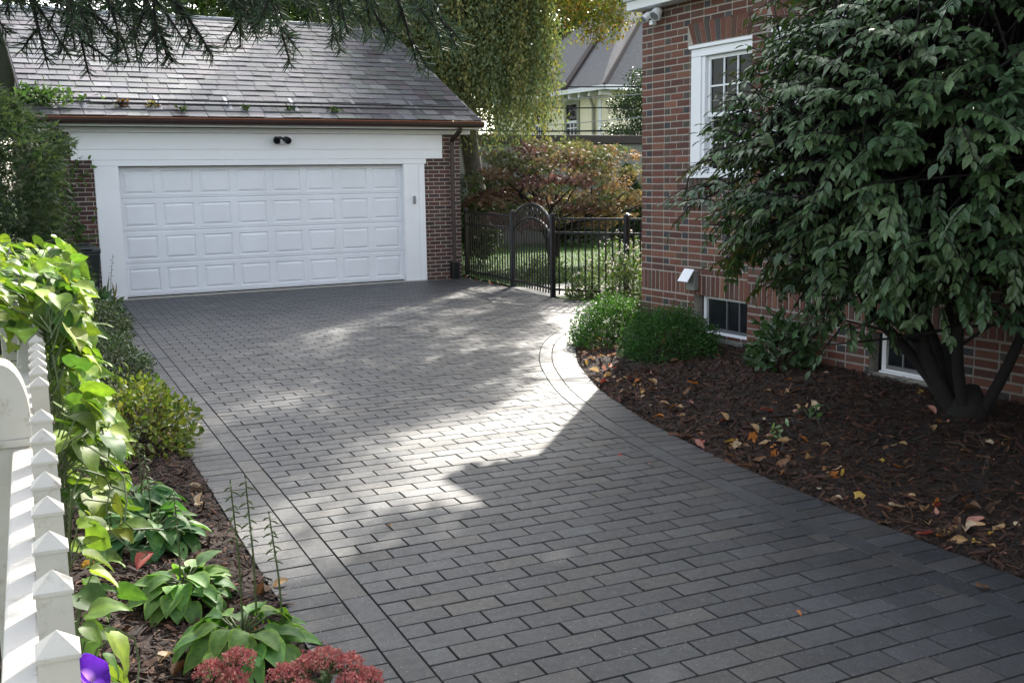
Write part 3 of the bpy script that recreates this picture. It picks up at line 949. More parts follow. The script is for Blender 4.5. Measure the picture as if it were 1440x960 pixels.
for p in (F0, F1): fence_post(*p, fa)
fence_panel(F0, F1, fa)
fb = thing('metal_fence', 'black metal fence running from the arched gate behind the brick house', 'fence', (*F2, 0), 'black metal fence sections')
for p in (F2, F3, F4): fence_post(*p, fb)
fence_panel(F2, F3, fb); fence_panel(F3, F4, fb)
ga = thing('garden_gate', 'black metal garden gate with a double arched top', 'gate', ((F1[0] + F2[0]) / 2, (F1[1] + F2[1]) / 2, 0))
A = np.array(F1); B = np.array(F2); d = (B - A) / np.linalg.norm(B - A); A = A + d * .055; B = B - d * .055; Lg = np.linalg.norm(B - A)
q = MB()
for p in (A, B): q.box(p[0] - .018, p[0] + .018, p[1] - .018, p[1] + .018, .06, 1.15)
rail_box(q, A, B, .10)
q.build('gate_frame', M['black_metal'], ga)
def archz(t, base, rise): return base + rise * math.sqrt(max(0, 1 - (2 * t - 1) ** 2)) ** 1.3
for base, rise in ((1.13, .30), (.93, .27)):
    q = MB(); q.tube([(*(A + d * Lg * t), archz(t, base, rise)) for t in np.linspace(0, 1, 25)], .019, 6)
    q.build('arch_rail', M['black_metal'], ga)
q = MB(); n = 14
for i in range(1, n):
    t = i / n; p = A + d * Lg * t
    q.box(p[0] - .009, p[0] + .009, p[1] - .009, p[1] + .009, .035, archz(t, 1.13, .30))
q.build('balusters_panel', M['black_metal'], ga)
q = MB()
for t in (.38, .5, .62):
    p = A + d * Lg * (t + .018); z = (archz(t, .93, .27) + archz(t, 1.13, .30)) / 2
    q.tube([(p[0] + d[0] * .04 * math.cos(a), p[1] + d[1] * .04 * math.cos(a), z + .05 * math.sin(a)) for a in np.linspace(0, 2 * math.pi, 17)], .006, 5, cap=False)
q.build('ring', M['black_metal'], ga)
q = MB(); q.box(B[0] - .05, B[0] - .012, B[1] - .03, B[1] + .05, .92, .99); q.build('latch', M['black_metal'], ga, bevel=.006)

# ------------------------------------------------------------------ white picket fence
pf = thing('picket_fence', 'white picket fence with pointed caps and round topped posts beside the flower bed', 'fence', (.2, 3.1, 0))
def fx(y): return .077 * y - .0086
FD = Vector((.0768, .997, 0)); FN = Vector((.997, -.0768, 0))
def obox(q, c, hw, hl, z0, z1, mi=0):
    """box aligned to the fence, centre c (x,y), half width across hw, half length along hl"""
    c = Vector((c[0], c[1], 0))
    P = [c + FN * sx * hw + FD * sy * hl for sx, sy in ((-1, -1), (1, -1), (1, 1), (-1, 1))]
    q.prism([(p.x, p.y, z0) for p in P], (0, 0, z1 - z0), mi)
def make_picket(y, tip):
    x = fx(y); q = MB(); hw = .0245
    obox(q, (x, y), hw, hw, .05, tip - .036)
    obox(q, (x, y), hw + .0028, hw + .0028, tip - .0355, tip - .030)
    c = Vector((x, y, 0)); P = [c + FN * sx * (hw + .002) + FD * sy * (hw + .002) for sx, sy in ((-1, -1), (1, -1), (1, 1), (-1, 1))]
    b = len(q.v)
    q.v += [(p.x, p.y, tip - .0298) for p in P] + [(x, y, tip - .004)]; q.c += [(1, 1, 1)] * 5
    for i in range(4): q.f.append((b + i, b + (i + 1) % 4, b + 4)); q.m.append(0)
    return q.build('picket', M['vinyl'], pf)
for i in range(-5, 8): make_picket(1.41 + .2043 * i + random.gauss(0, .003), 1.30 + random.gauss(0, .003))
for i in range(0, 11): make_picket(3.42 + .1725 * i, 1.30 + random.gauss(0, .003))
for i in range(0, 12): make_picket(5.72 + .17 * i, 1.30)
for y0, y1 in ((.2, 3.045), (3.215, 5.37), (5.54, 7.7)):
    for z in (1.065, .25):
        q = MB(); ym = (y0 + y1) / 2
        obox(q, (fx(ym) - .052, ym), .0265, (y1 - y0) / 2 / .997, z, z + .092)
        q.build('rail', M['vinyl'], pf, bevel=.006)
def fence_p(y, top):
    x = fx(y) - .094
    q = MB(); obox(q, (x, y), .058, .058, 0, top - .225)
    po = q.build('post', M['vinyl'], pf, bevel=.005)
    q = MB()
    obox(q, (x, y), .070, .070, top - .2245, top - .205)
    prof_ = []
    hw = .066
    for k in range(17):
        a = math.pi * k / 16
        prof_.append((hw * math.cos(a), top - .2045 + .055 + .15 * math.sin(a)))
    prof_ = [(hw, top - .2045)] + prof_ + [(-hw, top - .2045)]
    c = Vector((x, y, 0)) - FD * .062
    for (a0_, z0_), (a1_, z1_) in zip(prof_, prof_[1:]):
        p0_ = c + FN * a0_ + Vector((0, 0, z0_)); p1_ = c + FN * a1_ + Vector((0, 0, z1_))
        q.quad([p0_, p1_, p1_ + FD * .124, p0_ + FD * .124])
    for e_ in (Vector((0, 0, 0)), FD * .124):
        for (a0_, z0_), (a1_, z1_) in zip(prof_[:9], prof_[:-10:-1]): pass
        h_ = len(prof_)
        for i_ in range(h_ // 2):
            l0, l1, r0_, r1_ = prof_[i_], prof_[i_ + 1], prof_[h_ - 1 - i_], prof_[h_ - 2 - i_]
            q.quad([c + e_ + FN * a_ + Vector((0, 0, z_)) for a_, z_ in (l0, l1, r1_, r0_)])
    q.build('post_cap', M['vinyl'], po)
fence_p(3.13, 1.385); fence_p(5.455, 1.455); fence_p(7.75, 1.46)

# ------------------------------------------------------------------ wheeled bin
wb = thing('wheelie_bin', 'dark green wheeled rubbish bin beside the left brick pier', 'bin', (1.98, 16.9, .0))
q = MB()
def frus(q, c, a, b, z0, z1, mi=0):
    q.v += [(c[0] + sx * a[0], c[1] + sy * a[1], z0) for sx, sy in ((-1, -1), (1, -1), (1, 1), (-1, 1))] + [(c[0] + sx * b[0], c[1] + sy * b[1], z1) for sx, sy in ((-1, -1), (1, -1), (1, 1), (-1, 1))]
    q.c += [(1, 1, 1)] * 8; B = len(q.v) - 8
    for f in ((3, 2, 1, 0), (4, 5, 6, 7), (0, 1, 5, 4), (1, 2, 6, 5), (2, 3, 7, 6), (3, 0, 4, 7)): q.f.append(tuple(B + i for i in f)); q.m.append(mi)
bc = (1.98, 16.9)
frus(q, bc, (.18, .22), (.235, .28), .04, .84); frus(q, bc, (.25, .295), (.25, .295), .841, .875)
q.build('body', M['dark_plastic'], wb, bevel=.025)
q = MB(); frus(q, bc, (.26, .30), (.225, .26), .877, .935); q.box(1.85, 2.11, 16.585, 16.64, .885, .925)
ld = q.build('lid', M['dark_plastic'], wb, bevel=.018)
q = MB(); q.tube([(1.8, 17.22, .89), (1.8, 17.26, .95), (2.16, 17.26, .95), (2.16, 17.22, .89)], .016, 8); q.build('handle', M['dark_plastic'], ld)
for sx in (-1, 1):
    q = MB(); q.tube([(1.98 + sx * .19, 17.10, .11), (1.98 + sx * .25, 17.10, .11)], .11, 20); q.build('wheel', M['rubber'], wb, bevel=.012)

# ------------------------------------------------------------------ neighbours behind: cream house, stucco wall, wires
ch = thing('cream_house', 'cream stucco house with a grey hipped roof behind the weeping birch', 'house', (22.4, 33, 0))
CX, CYY, EH = 22.4, 33.0, 5.15
q = MB(); q.box(CX, CX + 9, CYY, CYY + 9, -.05, EH); q.build('wall', M['cream'], ch)
q = MB(); O = .55
e = [(CX - O, CYY - O, EH - .05), (CX + 9 + O, CYY - O, EH - .05), (CX + 9 + O, CYY + 9 + O, EH - .05), (CX - O, CYY + 9 + O, EH - .05)]
r0_, r1_ = (CX + 4.4, CYY + 3.0, EH + 4.1), (CX + 4.4, CYY + 6.4, EH + 4.1)
q.quad([e[0], e[1], r0_]); q.quad([e[1], e[2], r1_, r0_]); q.quad([e[2], e[3], r1_]); q.quad([e[3], e[0], r0_, r1_])
ro = q.build('roof', M['far_roof'], ch)
q = MB(); q.tube([e[0], r0_], .09, 6); q.tube([e[3], r1_], .09, 6)
q.tube([(CX - O, CYY + 2.2, EH - .02), (CX + 2.2, CYY + 3.9, EH + 2.3)], .16, 4)
q.build('hip_cap', M['coping'], ro)
q = MB(); q.box(CX + 2.4, CX + 3.2, CYY + 3.6, CYY + 4.5, EH + 1.5, EH + 5.2); q.build('chimney', M['stucco'], ch)
q = MB(); q.box(CX - O - .12, CX - O + .02, CYY - O, CYY + 9 + O, EH - .2, EH - .04); q.box(CX - O, CX + 9 + O, CYY - O - .12, CYY - O + .02, EH - .2, EH - .04)
q.build('gutter', M['white'], ch)
q = MB(); q.tube([(CX - .3, CYY + .9, EH - .2), (CX - .08, CYY + .9, EH - .7), (CX - .08, CYY + .9, 0)], .06, 6); q.build('downspout', M['trim_green'], ch)
for i in range(10):
    q = MB(); y = CYY - .2 + i * .7; q.box(CX - .5, CX - .002, y, y + .12, EH - .36, EH - .20); q.build('rafter_tail', M['white'], ch)
def house_win(y0, y1, z0, z1):
    f = MB(); x = CX
    f.box(x - .06, x + .02, y0, y0 + .14, z0, z1); f.box(x - .06, x + .02, y1 - .14, y1, z0, z1)
    f.box(x - .06, x + .02, y0 + .14, y1 - .14, z0, z0 + .12); f.box(x - .06, x + .02, y0 + .14, y1 - .14, z1 - .14, z1)
    wf = f.build('window', M['trim_green'], ch)
    s = MB(); zm = (z0 + z1) / 2 - .05
    s.box(x - .04, x - .004, y0 + .14, y1 - .14, zm - .05, zm + .05)
    for k_ in (1, 2):
        yy = y0 + .14 + (y1 - y0 - .28) * k_ / 3; s.box(x - .03, x - .004, yy - .02, yy + .02, z0 + .12, zm - .05)
    s.box(x - .028, x - .004, y0 + .14, y1 - .14, z0 + .45, z0 + .49)
    s.build('sash', M['white'], wf)
    p = MB(); p.quad([(x - .003, y0 + .1, z0 + .1), (x - .003, y1 - .1, z0 + .1), (x - .003, y1 - .1, z1 - .1), (x - .003, y0 + .1, z1 - .1)]); p.build('pane', M['glass'], wf)
house_win(CYY + 1.95, CYY + 3.0, 3.25, 4.75)
house_win(CYY + 4.6, CYY + 5.4, 3.25, 4.75)
q = MB(); q.box(CX - .03, CX + .01, CYY + .45, CYY + .62, 0, EH - .45); q.build('corner_trim', M['white'], ch)
sw = thing('stucco_wall', 'grey stucco garden wall with a dark flat coping behind the maple', 'wall', (18, 26.2, 0))
q = MB(); q.box(12.5, 26, 26.0, 26.35, -.05, 2.78); q.build('wall_body', M['stucco'], sw)
q = MB(); q.box(12.4, 26.1, 25.9, 26.45, 2.782, 3.03); q.build('coping', M['coping'], sw, bevel=.02)
wires = [((9, 30, 4.75), (26, 27.0, 4.9), .022), ((9, 30.5, 4.15), (26, 27, 4.25), .022), ((9, 30, 3.5), (26, 29, 3.55), .028), ((9, 30, 3.8), (26, 24, 4.95), .013), ((9, 30, 3.0), (26, 24, 4.35), .013)]
wl = ['topmost dark wire crossing in front of the cream house', 'second dark wire crossing just under the topmost one', 'thick lowest wire below the window of the cream house', 'thin pale wire rising to the right across the cream wall', 'thin pale wire, lower of the two that rise to the right']
for (a, b, r_), lb in zip(wires, wl):
    q = MB(); a = Vector(a); b = Vector(b)
    q.tube([a.lerp(b, t) - Vector((0, 0, .9 * t * (1 - t))) for t in np.linspace(0, 1, 15)], r_, 5)
    tag(q.build('overhead_wire', M['rubber'] if r_ > .02 else M['grey_metal']), lb, 'wire', 'overhead wires')
# ------------------------------------------------------------------ vegetation
def limb(q, a, b, r0, r1, bend=.15, n=7, sides=7):
    a = Vector(a); b = Vector(b); d = b - a
    off = Vector((random.gauss(0, 1), random.gauss(0, 1), random.gauss(0, .4))) * d.length * bend * .5
    pts = [a + d * t + off * math.sin(math.pi * t) for t in np.linspace(0, 1, n)]
    q.tube(pts, [r0 + (r1 - r0) * t for t in np.linspace(0, 1, n)], sides)
    return pts

def leafy_crown(centers, radii, per, size, cols, tpl=T_DIAM, spread=.5, up=1.2, droop=-.4, jit=.2):
    """clumps of leaves: centres (k,3), clump radii (k,)"""
    P = []; 
    for c, r in zip(centers, radii):
        m = int(per * (r / np.mean(radii)) ** 2)
        p = in_ball(m, .45) * np.array([r, r, r * .75]) + c
        P.append(p)
    P = np.concatenate(P); k = len(P)
    d = rdir(k); d[:, 2] += droop
    n = rdir(k, up)
    return leaves(tpl, P, d, n, size * rng.uniform(.7, 1.25, k), tint(k, cols, jit))

def crown_centers(c, rad, k, shell=.55, zmin=None):
    p = in_ball(k, shell) * np.array(rad) + np.array(c)
    if zmin is not None: p = p[p[:, 2] > zmin]
    return p

def tree(name, label, cat, base, c, rad, k, rcl, per, size, cols, mat='leaf', bark='bark', tr=.2, tpl=T_DIAM, shell=.5, group=None, nl=9, ttop=None, **kw):
    t = thing(name, label, cat, base, group)
    q = MB()
    top = Vector(c); b = Vector(base)
    pts = limb(q, b, Vector(ttop) if ttop else b.lerp(top, .75), tr, tr * .45, .06, 9, 10)
    cc = crown_centers(c, rad, k, shell)
    for i in range(min(nl, len(cc))):
        st = pts[random.randint(7 if ttop else 3, 8)]
        limb(q, st, cc[i], tr * .4, tr * .08, .2, 6, 6)
    q.build('trunk', M[bark], t, smooth=True)
    rr = rng.uniform(.7, 1.3, len(cc)) * rcl
    v_, f_, c_ = leafy_crown(cc, rr, per, size, cols, tpl, **kw)
    np_mesh('crown', v_, f_, c_, M[mat], t)
    return t

G_MID = [(.050, .085, .022), (.070, .11, .028), (.040, .070, .020), (.09, .12, .03)]
G_DARK = [(.022, .042, .016), (.030, .055, .020), (.040, .065, .022)]
G_YEL = [(.14, .16, .035), (.10, .13, .03), (.20, .17, .04), (.22, .12, .03)]

# weeping birch: hanging strands
def weeping(label, base, c, rad, ns, lmin, lmax, zfloor):
    t = thing('weeping_birch', label, 'tree', base)
    q = MB(); b = Vector(base)
    pts = limb(q, b, (c[0], c[1], c[2] + rad[2] * .7), .26, .06, .03, 10, 10)
    parts = []; W = []
    P0 = in_ball(ns, .25); P0[:, 2] = np.abs(P0[:, 2]) ** 1.25 - .25 * rng.random(ns)
    P0 = P0 * np.array(rad) + np.array(c)
    P1_ = in_ball(450, .1) * np.array([1.9, 1.7, 2.2]) + np.array([11.0, 20.6, 11.2])
    P0 = np.concatenate([P0, P1_])
    for i in range(26):
        limb(q, pts[random.randint(3, 9)], P0[i] + np.array([0, 0, -.1]), .06, .015, .25, 6, 5)
    q.build('trunk', M['pale_bark'], t, smooth=True)
    pos = []; dd = []; cl = []
    for p in P0:
        ln = random.uniform(lmin, lmax)
        zf = zfloor + random.uniform(0, 2.2)
        if p[1] < 21.8 and p[2] > 9: zf = 8.3
        ln = max(.5, min(ln, p[2] - zf))
        m = int(ln / .055)
        tt = np.linspace(0, 1, m)
        out = p[:2] - np.array(c[:2]); out = out / (np.linalg.norm(out) + .01)
        sw = rng.normal(size=2) * .12
        a = np.column_stack([p[0] + out[0] * .45 * np.minimum(tt * 3, 1) + sw[0] * tt, p[1] + out[1] * .45 * np.minimum(tt * 3, 1) + sw[1] * tt, p[2] - ln * tt])
        a += rng.normal(size=a.shape) * np.array([.055, .055, .03])
        pos.append(a); base_c = random.choice([(.13, .17, .085), (.11, .145, .075), (.155, .19, .095), (.135, .165, .075), (.24, .23, .085)] if random.random() < .8 else [(.22, .19, .06), (.14, .15, .05)])
        cl.append(np.clip(np.array(base_c)[None] * (1 + .22 * rng.normal(size=(m, 1))), .01, .6))
    P = np.concatenate(pos); C = np.concatenate(cl); k = len(P)
    d = rdir(k); d[:, 2] = -np.abs(d[:, 2]) - .7
    v_, f_, c_ = leaves(T_DIAM, P, d, rdir(k, .3), rng.uniform(.07, .115, k), C)
    np_mesh('crown', v_, f_, c_, M['pale_leaf'], t)
weeping('tall weeping birch with hanging strands of small green and yellow leaves', (12.0, 23.0, 0), (11.1, 22.8, 7.0), (2.05, 2.2, 6.6), 2500, 2.0, 6.5, 2.3)

# Japanese maple
def jmaple():
    t = thing('japanese_maple', 'spreading Japanese maple with maroon, green and orange star leaves behind the gate', 'tree', (11.6, 19.2, 0))
    q = MB(); b = Vector((11.6, 19.2, 0))
    cc = crown_centers((11.75, 19.0, 1.65), (2.1, 1.5, 1.05), 165, .45, .85)
    cc = cc[~((np.abs(cc[:, 0] - 9.3) < .6) & (cc[:, 2] > 2.1))]
    st = [b + Vector((random.gauss(0, .08), random.gauss(0, .08), .5 + .1 * i)) for i in range(6)]
    for s_ in st: limb(q, b, s_, .09, .05, .1, 5, 7)
    for i in range(40): limb(q, random.choice(st), cc[i], .035, .008, .3, 7, 5)
    q.build('trunk', M['dark_bark'], t, smooth=True)
    P = []; C = []
    for c in cc:
        m = 62
        p = in_ball(m, .2) * np.array([.36, .36, .13]) + c
        f = (c[0] - 9.7) / 4.0
        if f > .60 and random.random() < .75: base = random.choice([(.22, .125, .075), (.19, .125, .065), (.24, .14, .085), (.14, .13, .06)])
        elif random.random() < .45: base = random.choice([(.15, .070, .075), (.13, .060, .062), (.18, .085, .08)])
        else: base = random.choice([(.10, .12, .055), (.14, .125, .06), (.10, .11, .05), (.17, .11, .07)])
        P.append(p); C.append(np.clip(np.array(base)[None] * (1 + .2 * rng.normal(size=(m, 1))), .01, .5))
    P = np.concatenate(P); C = np.concatenate(C); k = len(P)
    d = rdir(k); d[:, 2] = d[:, 2] * .3 - .55
    v_, f_, c_ = leaves(T_STAR, P, d, rdir(k, 1.6), rng.uniform(.07, .12, k), C)
    np_mesh('crown', v_, f_, c_, M['pale_leaf'], t)
jmaple()

# trees farther back
tree('yellowing_tree', 'yellow-green tree whose leaves hang in front of the roof of the cream house', 'tree', (15.7, 19.2, 0), (13.4, 20.0, 7.0), (1.3, 1.3, 2.4), 95, .45, 200, .085, G_YEL, tr=.10, shell=.1, tpl=T_DIAM, nl=5, ttop=(15.4, 19.4, 6.6))
tree('yellowing_tree', 'yellow-green tree whose crown rises out of view above the garden gate', 'tree', (12.9, 14.0, 0), (10.5, 15.9, 7.5), (1.0, 1.0, 2.5), 80, .48, 190, .09, G_YEL, tr=.09, shell=.1, tpl=T_DIAM, nl=6, ttop=(12.7, 14.3, 7.2))
tree('broad_tree', 'tall green tree standing behind the ridge of the garage roof', 'tree', (8.5, 31, 0), (9.0, 31, 8.6), (5.2, 3, 4.2), 95, 1.3, 300, .22, G_MID, tr=.3, shell=.3, group='trees behind the garage')
tree('broad_tree', 'dark green tree far left behind the garage roof', 'tree', (-1.0, 29, 0), (-1.0, 29, 7.0), (5.0, 3, 4.5), 90, 1.3, 300, .22, G_DARK, tr=.3, shell=.3, group='trees behind the garage')
tree('broad_tree', 'green tree filling the gap between the birch and the cream house', 'tree', (20.5, 45, 0), (20.0, 45, 8.5), (4.5, 3, 5.0), 80, 1.4, 280, .26, G_MID, tr=.3, shell=.3, group='trees behind the garage')
tree('broad_tree', 'tall green tree behind the chimney of the cream house', 'tree', (33, 47, 0), (32.5, 47, 12), (5.5, 3, 5.5), 80, 1.6, 260, .3, G_MID, tr=.35, shell=.3, group='trees behind the garage')
tree('holly_tree', 'dense dark green evergreen in front of the right side of the cream house', 'tree', (21.0, 28.5, 0), (21.0, 28.5, 3.4), (1.35, 1.2, 1.9), 70, .42, 190, .10, G_DARK, 'gloss_leaf', shell=.35, group=None)
tree('tall_shade_tree', 'tall shade tree standing behind the brick house', 'tree', (10.2, 11.3, 0), (9.3, 11.0, 7.7), (1.75, 1.75, 1.0), 48, .6, 260, .13, G_MID, tr=.2, shell=.2)
def arbor(name, label, cat, base, r, h, k, size, cols, group=None, mat='leaf', tpl=T_DIAM, lean=.0, blunt=2.6):
    """columnar conifer: scale-like sprays held out and down from a leader"""
    t = thing(name, label, cat, base, group)
    q = MB(); b = Vector(base); limb(q, b, b + Vector((0, 0, h * .9)), r * .09, .01, .02, 6, 7)
    q.build('trunk', M['bark'], t, smooth=True)
    z = rng.random(k) ** 1.15; a = rng.random(k) * 2 * math.pi
    prof = np.minimum(1, (1 - z) * blunt + .04) * (.75 + .25 * np.minimum(1, z * 5))
    lump = 1 + .13 * np.sin(5 * a + 9 * z) + .1 * np.sin(3 * a - 14 * z)
    rr = r * prof * lump * np.sqrt(rng.uniform(.35, 1.06, k))
    P = np.column_stack([base[0] + rr * np.cos(a), base[1] + rr * np.sin(a), base[2] + .03 + z * h])
    d = np.column_stack([np.cos(a), np.sin(a), rng.uniform(-.7, .9, k)]) + .45 * rng.normal(size=(k, 3))
    v_, f_, c_ = leaves(tpl, P, d, rdir(k, .8), size * rng.uniform(.6, 1.3, k), tint(k, cols))
    np_mesh('foliage', v_, f_, c_, M[mat], t)
    return t
SPRAY = T([(0, 0, 0), (-.05, .35, .02), (-.17, .70, -.02), (-.04, .60, .02), (0, 1.1, -.14), (.04, .60, .02), (.17, .75, -.02), (.05, .35, .02)], [(0, 3, 1), (1, 3, 2), (0, 5, 3), (3, 5, 4), (0, 7, 5), (7, 6, 5)])
arbor('arborvitae', 'narrow dark evergreen cone against the stucco wall, left of the pair', 'shrub', (17.6, 25.0, 0), .42, 2.1, 3600, .11, G_DARK, 'evergreen cones at the stucco wall')
arbor('arborvitae', 'narrow dark evergreen cone against the stucco wall, right of the pair', 'shrub', (18.75, 25.1, 0), .42, 2.2, 3600, .11, G_DARK, 'evergreen cones at the stucco wall')
arbor('evergreen_hedge', 'big shaggy evergreen shrub left of the garage behind the picket fence', 'shrub', (.40, 11.4, 0), .80, 2.95, 34000, .115, [(.060, .082, .048), (.045, .070, .040), (.08, .105, .06), (.035, .055, .032)], None, 'leaf', SPRAY, blunt=3.8)
arbor('evergreen_shrub', 'dark evergreen shrub at the left edge behind the shaggy evergreen', 'shrub', (-.35, 14.5, 0), 1.3, 3.6, 9000, .20, G_DARK, None, 'leaf', SPRAY)
# dark shrubs under the birch
for i, (x, y, h_, r_, lb) in enumerate([(10.2, 21.0, 1.7, .9, 'dark leafy shrub close behind the right corner of the garage'), (15.6, 24.4, 1.5, 1.0, 'dark leafy shrub between the maple and the stucco wall'), (12.8, 25.2, 2.0, 1.3, 'dark leafy shrub at the foot of the weeping birch')]):
    tree('dark_shrub', lb, 'shrub', (x, y, 0), (x, y, h_ * .55), (r_, r_, h_ * .5), 30, .35, 170, .10, G_DARK, tr=.04, shell=.3, group='shrubs behind the fence')

# big leafy shrub by the house wall
def big_shrub():
    bx, by = 6.32, 4.80
    t = thing('burning_bush', 'big many-stemmed shrub with large drooping dark green leaves by the house wall', 'shrub', (bx, by, bedz(bx, by)))
    q = MB(); b = Vector((bx, by, bedz(bx, by) - .05))
    ccx = np.array([5.72, 4.85, 2.35])
    stems = []
    for (dx, dy, dz, r_) in ((-.25, .66, .70, .050), (-.12, .40, .85, .052), (.05, .12, 1.1, .058), (-.30, -.15, 1.0, .045), (.05, -.42, .95, .042), (-.1, .78, 1.15, .036), (-.45, .32, 1.2, .036)):
        m = b + Vector((dx, dy, dz)); pts = limb(q, b + Vector((dx * .12, dy * .12, 0)), m, r_, r_ * .75, .16, 8, 9)
        e = m + Vector((dx * 1.2 + random.gauss(0, .15), dy * .8 + random.gauss(0, .15), .9)); p2 = limb(q, m, e, r_ * .72, r_ * .4, .12, 6, 8)
        stems += p2 + pts[3:]
    q.tube([b - Vector((0, 0, .05)), b + Vector((0, 0, .10)), b + Vector((0, 0, .26))], [.17, .14, .06], 10)
    tw = []
    n = 3300
    a = unit(rng.normal(size=(n, 3)))
    rad = np.array([1.25, 1.75, 1.62])
    sh = (.55 + .45 * rng.random(n) ** .6)
    lump = 1 + .10 * np.sin(4 * a[:, 1] + 5 * a[:, 2] + 1) + .08 * np.sin(7 * a[:, 0] - 3 * a[:, 2])
    tips = ccx + a * rad * (sh * lump)[:, None]
    tips[:, 1] -= .47 * np.clip(tips[:, 2] - 1.5, -.3, 2)
    keep = (tips[:, 2] > .90 + .22 * np.abs(rng.normal(size=n)) - .75 * np.clip(tips[:, 1] - 4.8, 0, .9)) & (tips[:, 0] < 6.80)
    tips = tips[keep]; a = a[keep]
    # gaps in the foliage where the inside shows
    for gx, gy, gz, gr in ((4.9, 4.0, 1.75, .22), (4.8, 5.0, 1.9, .2)):
        k_ = np.linalg.norm(tips - np.array([gx, gy, gz]), axis=1) > gr; tips = tips[k_]; a = a[k_]
    pos = []; dr = []; nr = []; sz = []; col = []
    for i, (p, o) in enumerate(zip(tips, a)):
        ax = np.array([o[0], o[1], o[2] * .5 + .05 + random.gauss(0, .2)]) + rng.normal(size=3) * .35
        ax /= np.linalg.norm(ax)
        ln = random.uniform(.18, .36)
        if i % 3 == 0:
            s_ = min(random.sample(stems, 8), key=lambda s: (Vector(p) - s).length)
            limb(q, s_, Vector(p), .014, .004, .2, 5, 5)
        side = np.cross(ax, [0, 0, 1.0]); side /= np.linalg.norm(side) + 1e-6
        st = p - ax * ln * .5
        q.tube([st, p, p + ax * ln * .5 - np.array([0, 0, .04])], [.005, .004, .002], 4)
        m = random.randint(4, 6)
        base = random.choice([(.052, .096, .040), (.064, .112, .045), (.043, .083, .038), (.078, .126, .050), (.070, .104, .044)])
        if p[1] > 5.6 and random.random() < .3: base = random.choice([(.085, .10, .03), (.11, .09, .035), (.07, .10, .03)])
        for j in range(m + 1):
            tt = j / m
            pp = st + ax * ln * tt - np.array([0, 0, .05 * tt * tt])
            sides = (-1, 1) if j < m else (0,)
            for s in sides:
                dd = ax * (.55 + .3 * tt) + side * s * .8 + np.array([0, 0, -.55 - random.uniform(0, .35)])
                if s == 0: dd = ax + np.array([0, 0, -.6])
                pos.append(pp); dr.append(dd + rng.normal(size=3) * .14); nr.append(np.array([0, 0, 1.0]) + o * .5 + side * s * -.2 + rng.normal(size=3) * .18)
                sz.append(random.choice([1, 1, .7]) * random.uniform(.060, .100)); col.append(np.array(base) * (1 + random.gauss(0, .2)))
    v_, f_, c_ = leaves(T_OVAL, pos, dr, nr, np.array(sz), np.clip(col, .008, .5))
    np_mesh('foliage', v_, f_, c_, M['gloss_leaf'], t)
    q.build('stems', M['dark_bark'], t, smooth=True)
big_shrub()

def mound(name, label, cat, c, rad, k, size, cols, mat='gloss_leaf', tpl=T_DIAM, group=None, stems=18, up=1.0):
    t = thing(name, label, cat, c, group)
    a = unit(rng.normal(size=(k, 3))); a[:, 2] = np.abs(a[:, 2]) - .12
    th = np.arctan2(a[:, 1], a[:, 0])
    lump = 1 + .07 * np.sin(5 * th + 3 * a[:, 2] + c[0] * 7) + .07 * np.sin(9 * a[:, 2] + 4 * th) + .055 * rng.normal(size=k)
    rr = np.sqrt(rng.uniform(.45, 1.0, k)) * lump
    P = a * rr[:, None] * np.array(rad) + np.array(c)
    d = a + .75 * rng.normal(size=(k, 3))
    v_, f_, c_ = leaves(tpl, P, d, a * .6 + rdir(k, up), size * rng.uniform(.65, 1.3, k), tint(k, cols))
    np_mesh('foliage', v_, f_, c_, M[mat], t)
    q = MB(); b = Vector(c)
    for i in range(stems):
        e = Vector(P[random.randrange(k)]); limb(q, b - Vector((0, 0, .04)), e, .009, .003, .15, 5, 5)
    q.build('stems', M['twig'], t, smooth=True)
    return t
BX = [(.040, .105, .022), (.055, .13, .026), (.032, .082, .02), (.07, .15, .03)]
mound('boxwood_shrub', 'rounded boxwood at the curve of the paving, left of the pair', 'shrub', (6.55, 9.55, .02), (.50, .52, .60), 11500, .030, BX, 'leaf', group='boxwoods beside the house corner')
mound('boxwood_shrub', 'rounded boxwood below the basement window, right of the pair', 'shrub', (6.42, 8.35, .06), (.50, .55, .56), 11500, .030, [(.036, .098, .026), (.052, .125, .030), (.030, .08, .022)], 'leaf', group='boxwoods beside the house corner')
AZ = [(.10, .14, .030), (.14, .17, .035), (.075, .115, .026), (.19, .19, .05)]
mound('azalea_shrub', 'small yellow-green azalea spilling over the paver edge', 'shrub', (1.18, 7.75, .04), (.42, .62, .50), 2300, .052, AZ, 'leaf', T_OVAL, stems=40)
def sprig(parent_label):
    pass
mound('low_shrub', 'low small-leaved green shrub beyond the azalea along the paving', 'shrub', (1.42, 10.9, .02), (.42, .95, .42), 4200, .042, [(.07, .10, .045), (.055, .085, .035), (.10, .13, .06)], 'gloss_leaf', T_DIAM, stems=25)
mound('low_shrub', 'low light-speckled shrub nearest to the garage end of the left bed', 'shrub', (1.78, 14.2, .02), (.42, 1.2, .40), 4200, .050, [(.08, .11, .05), (.06, .09, .04), (.13, .15, .08)], 'gloss_leaf', T_DIAM, stems=25)
tree('sky_blocker_shrub', 'unseen tall shrub added outside the right edge to block sky light', 'shrub', (6.0, 1.7, .1), (5.6, 1.45, 2.2), (1.25, 1.3, 1.9), 70, .45, 170, .11, G_DARK, 'gloss_leaf', 'dark_bark', .05, T_OVAL, .3)  # added out of view: keeps sky light off the lower-right pavers
mound('low_shrub', 'broad-leaved green plant in front of the wheeled bin', 'shrub', (2.0, 16.0, .02), (.32, .4, .36), 330, .13, [(.05, .10, .04), (.07, .12, .045)], 'gloss_leaf', T_OVAL, stems=10)
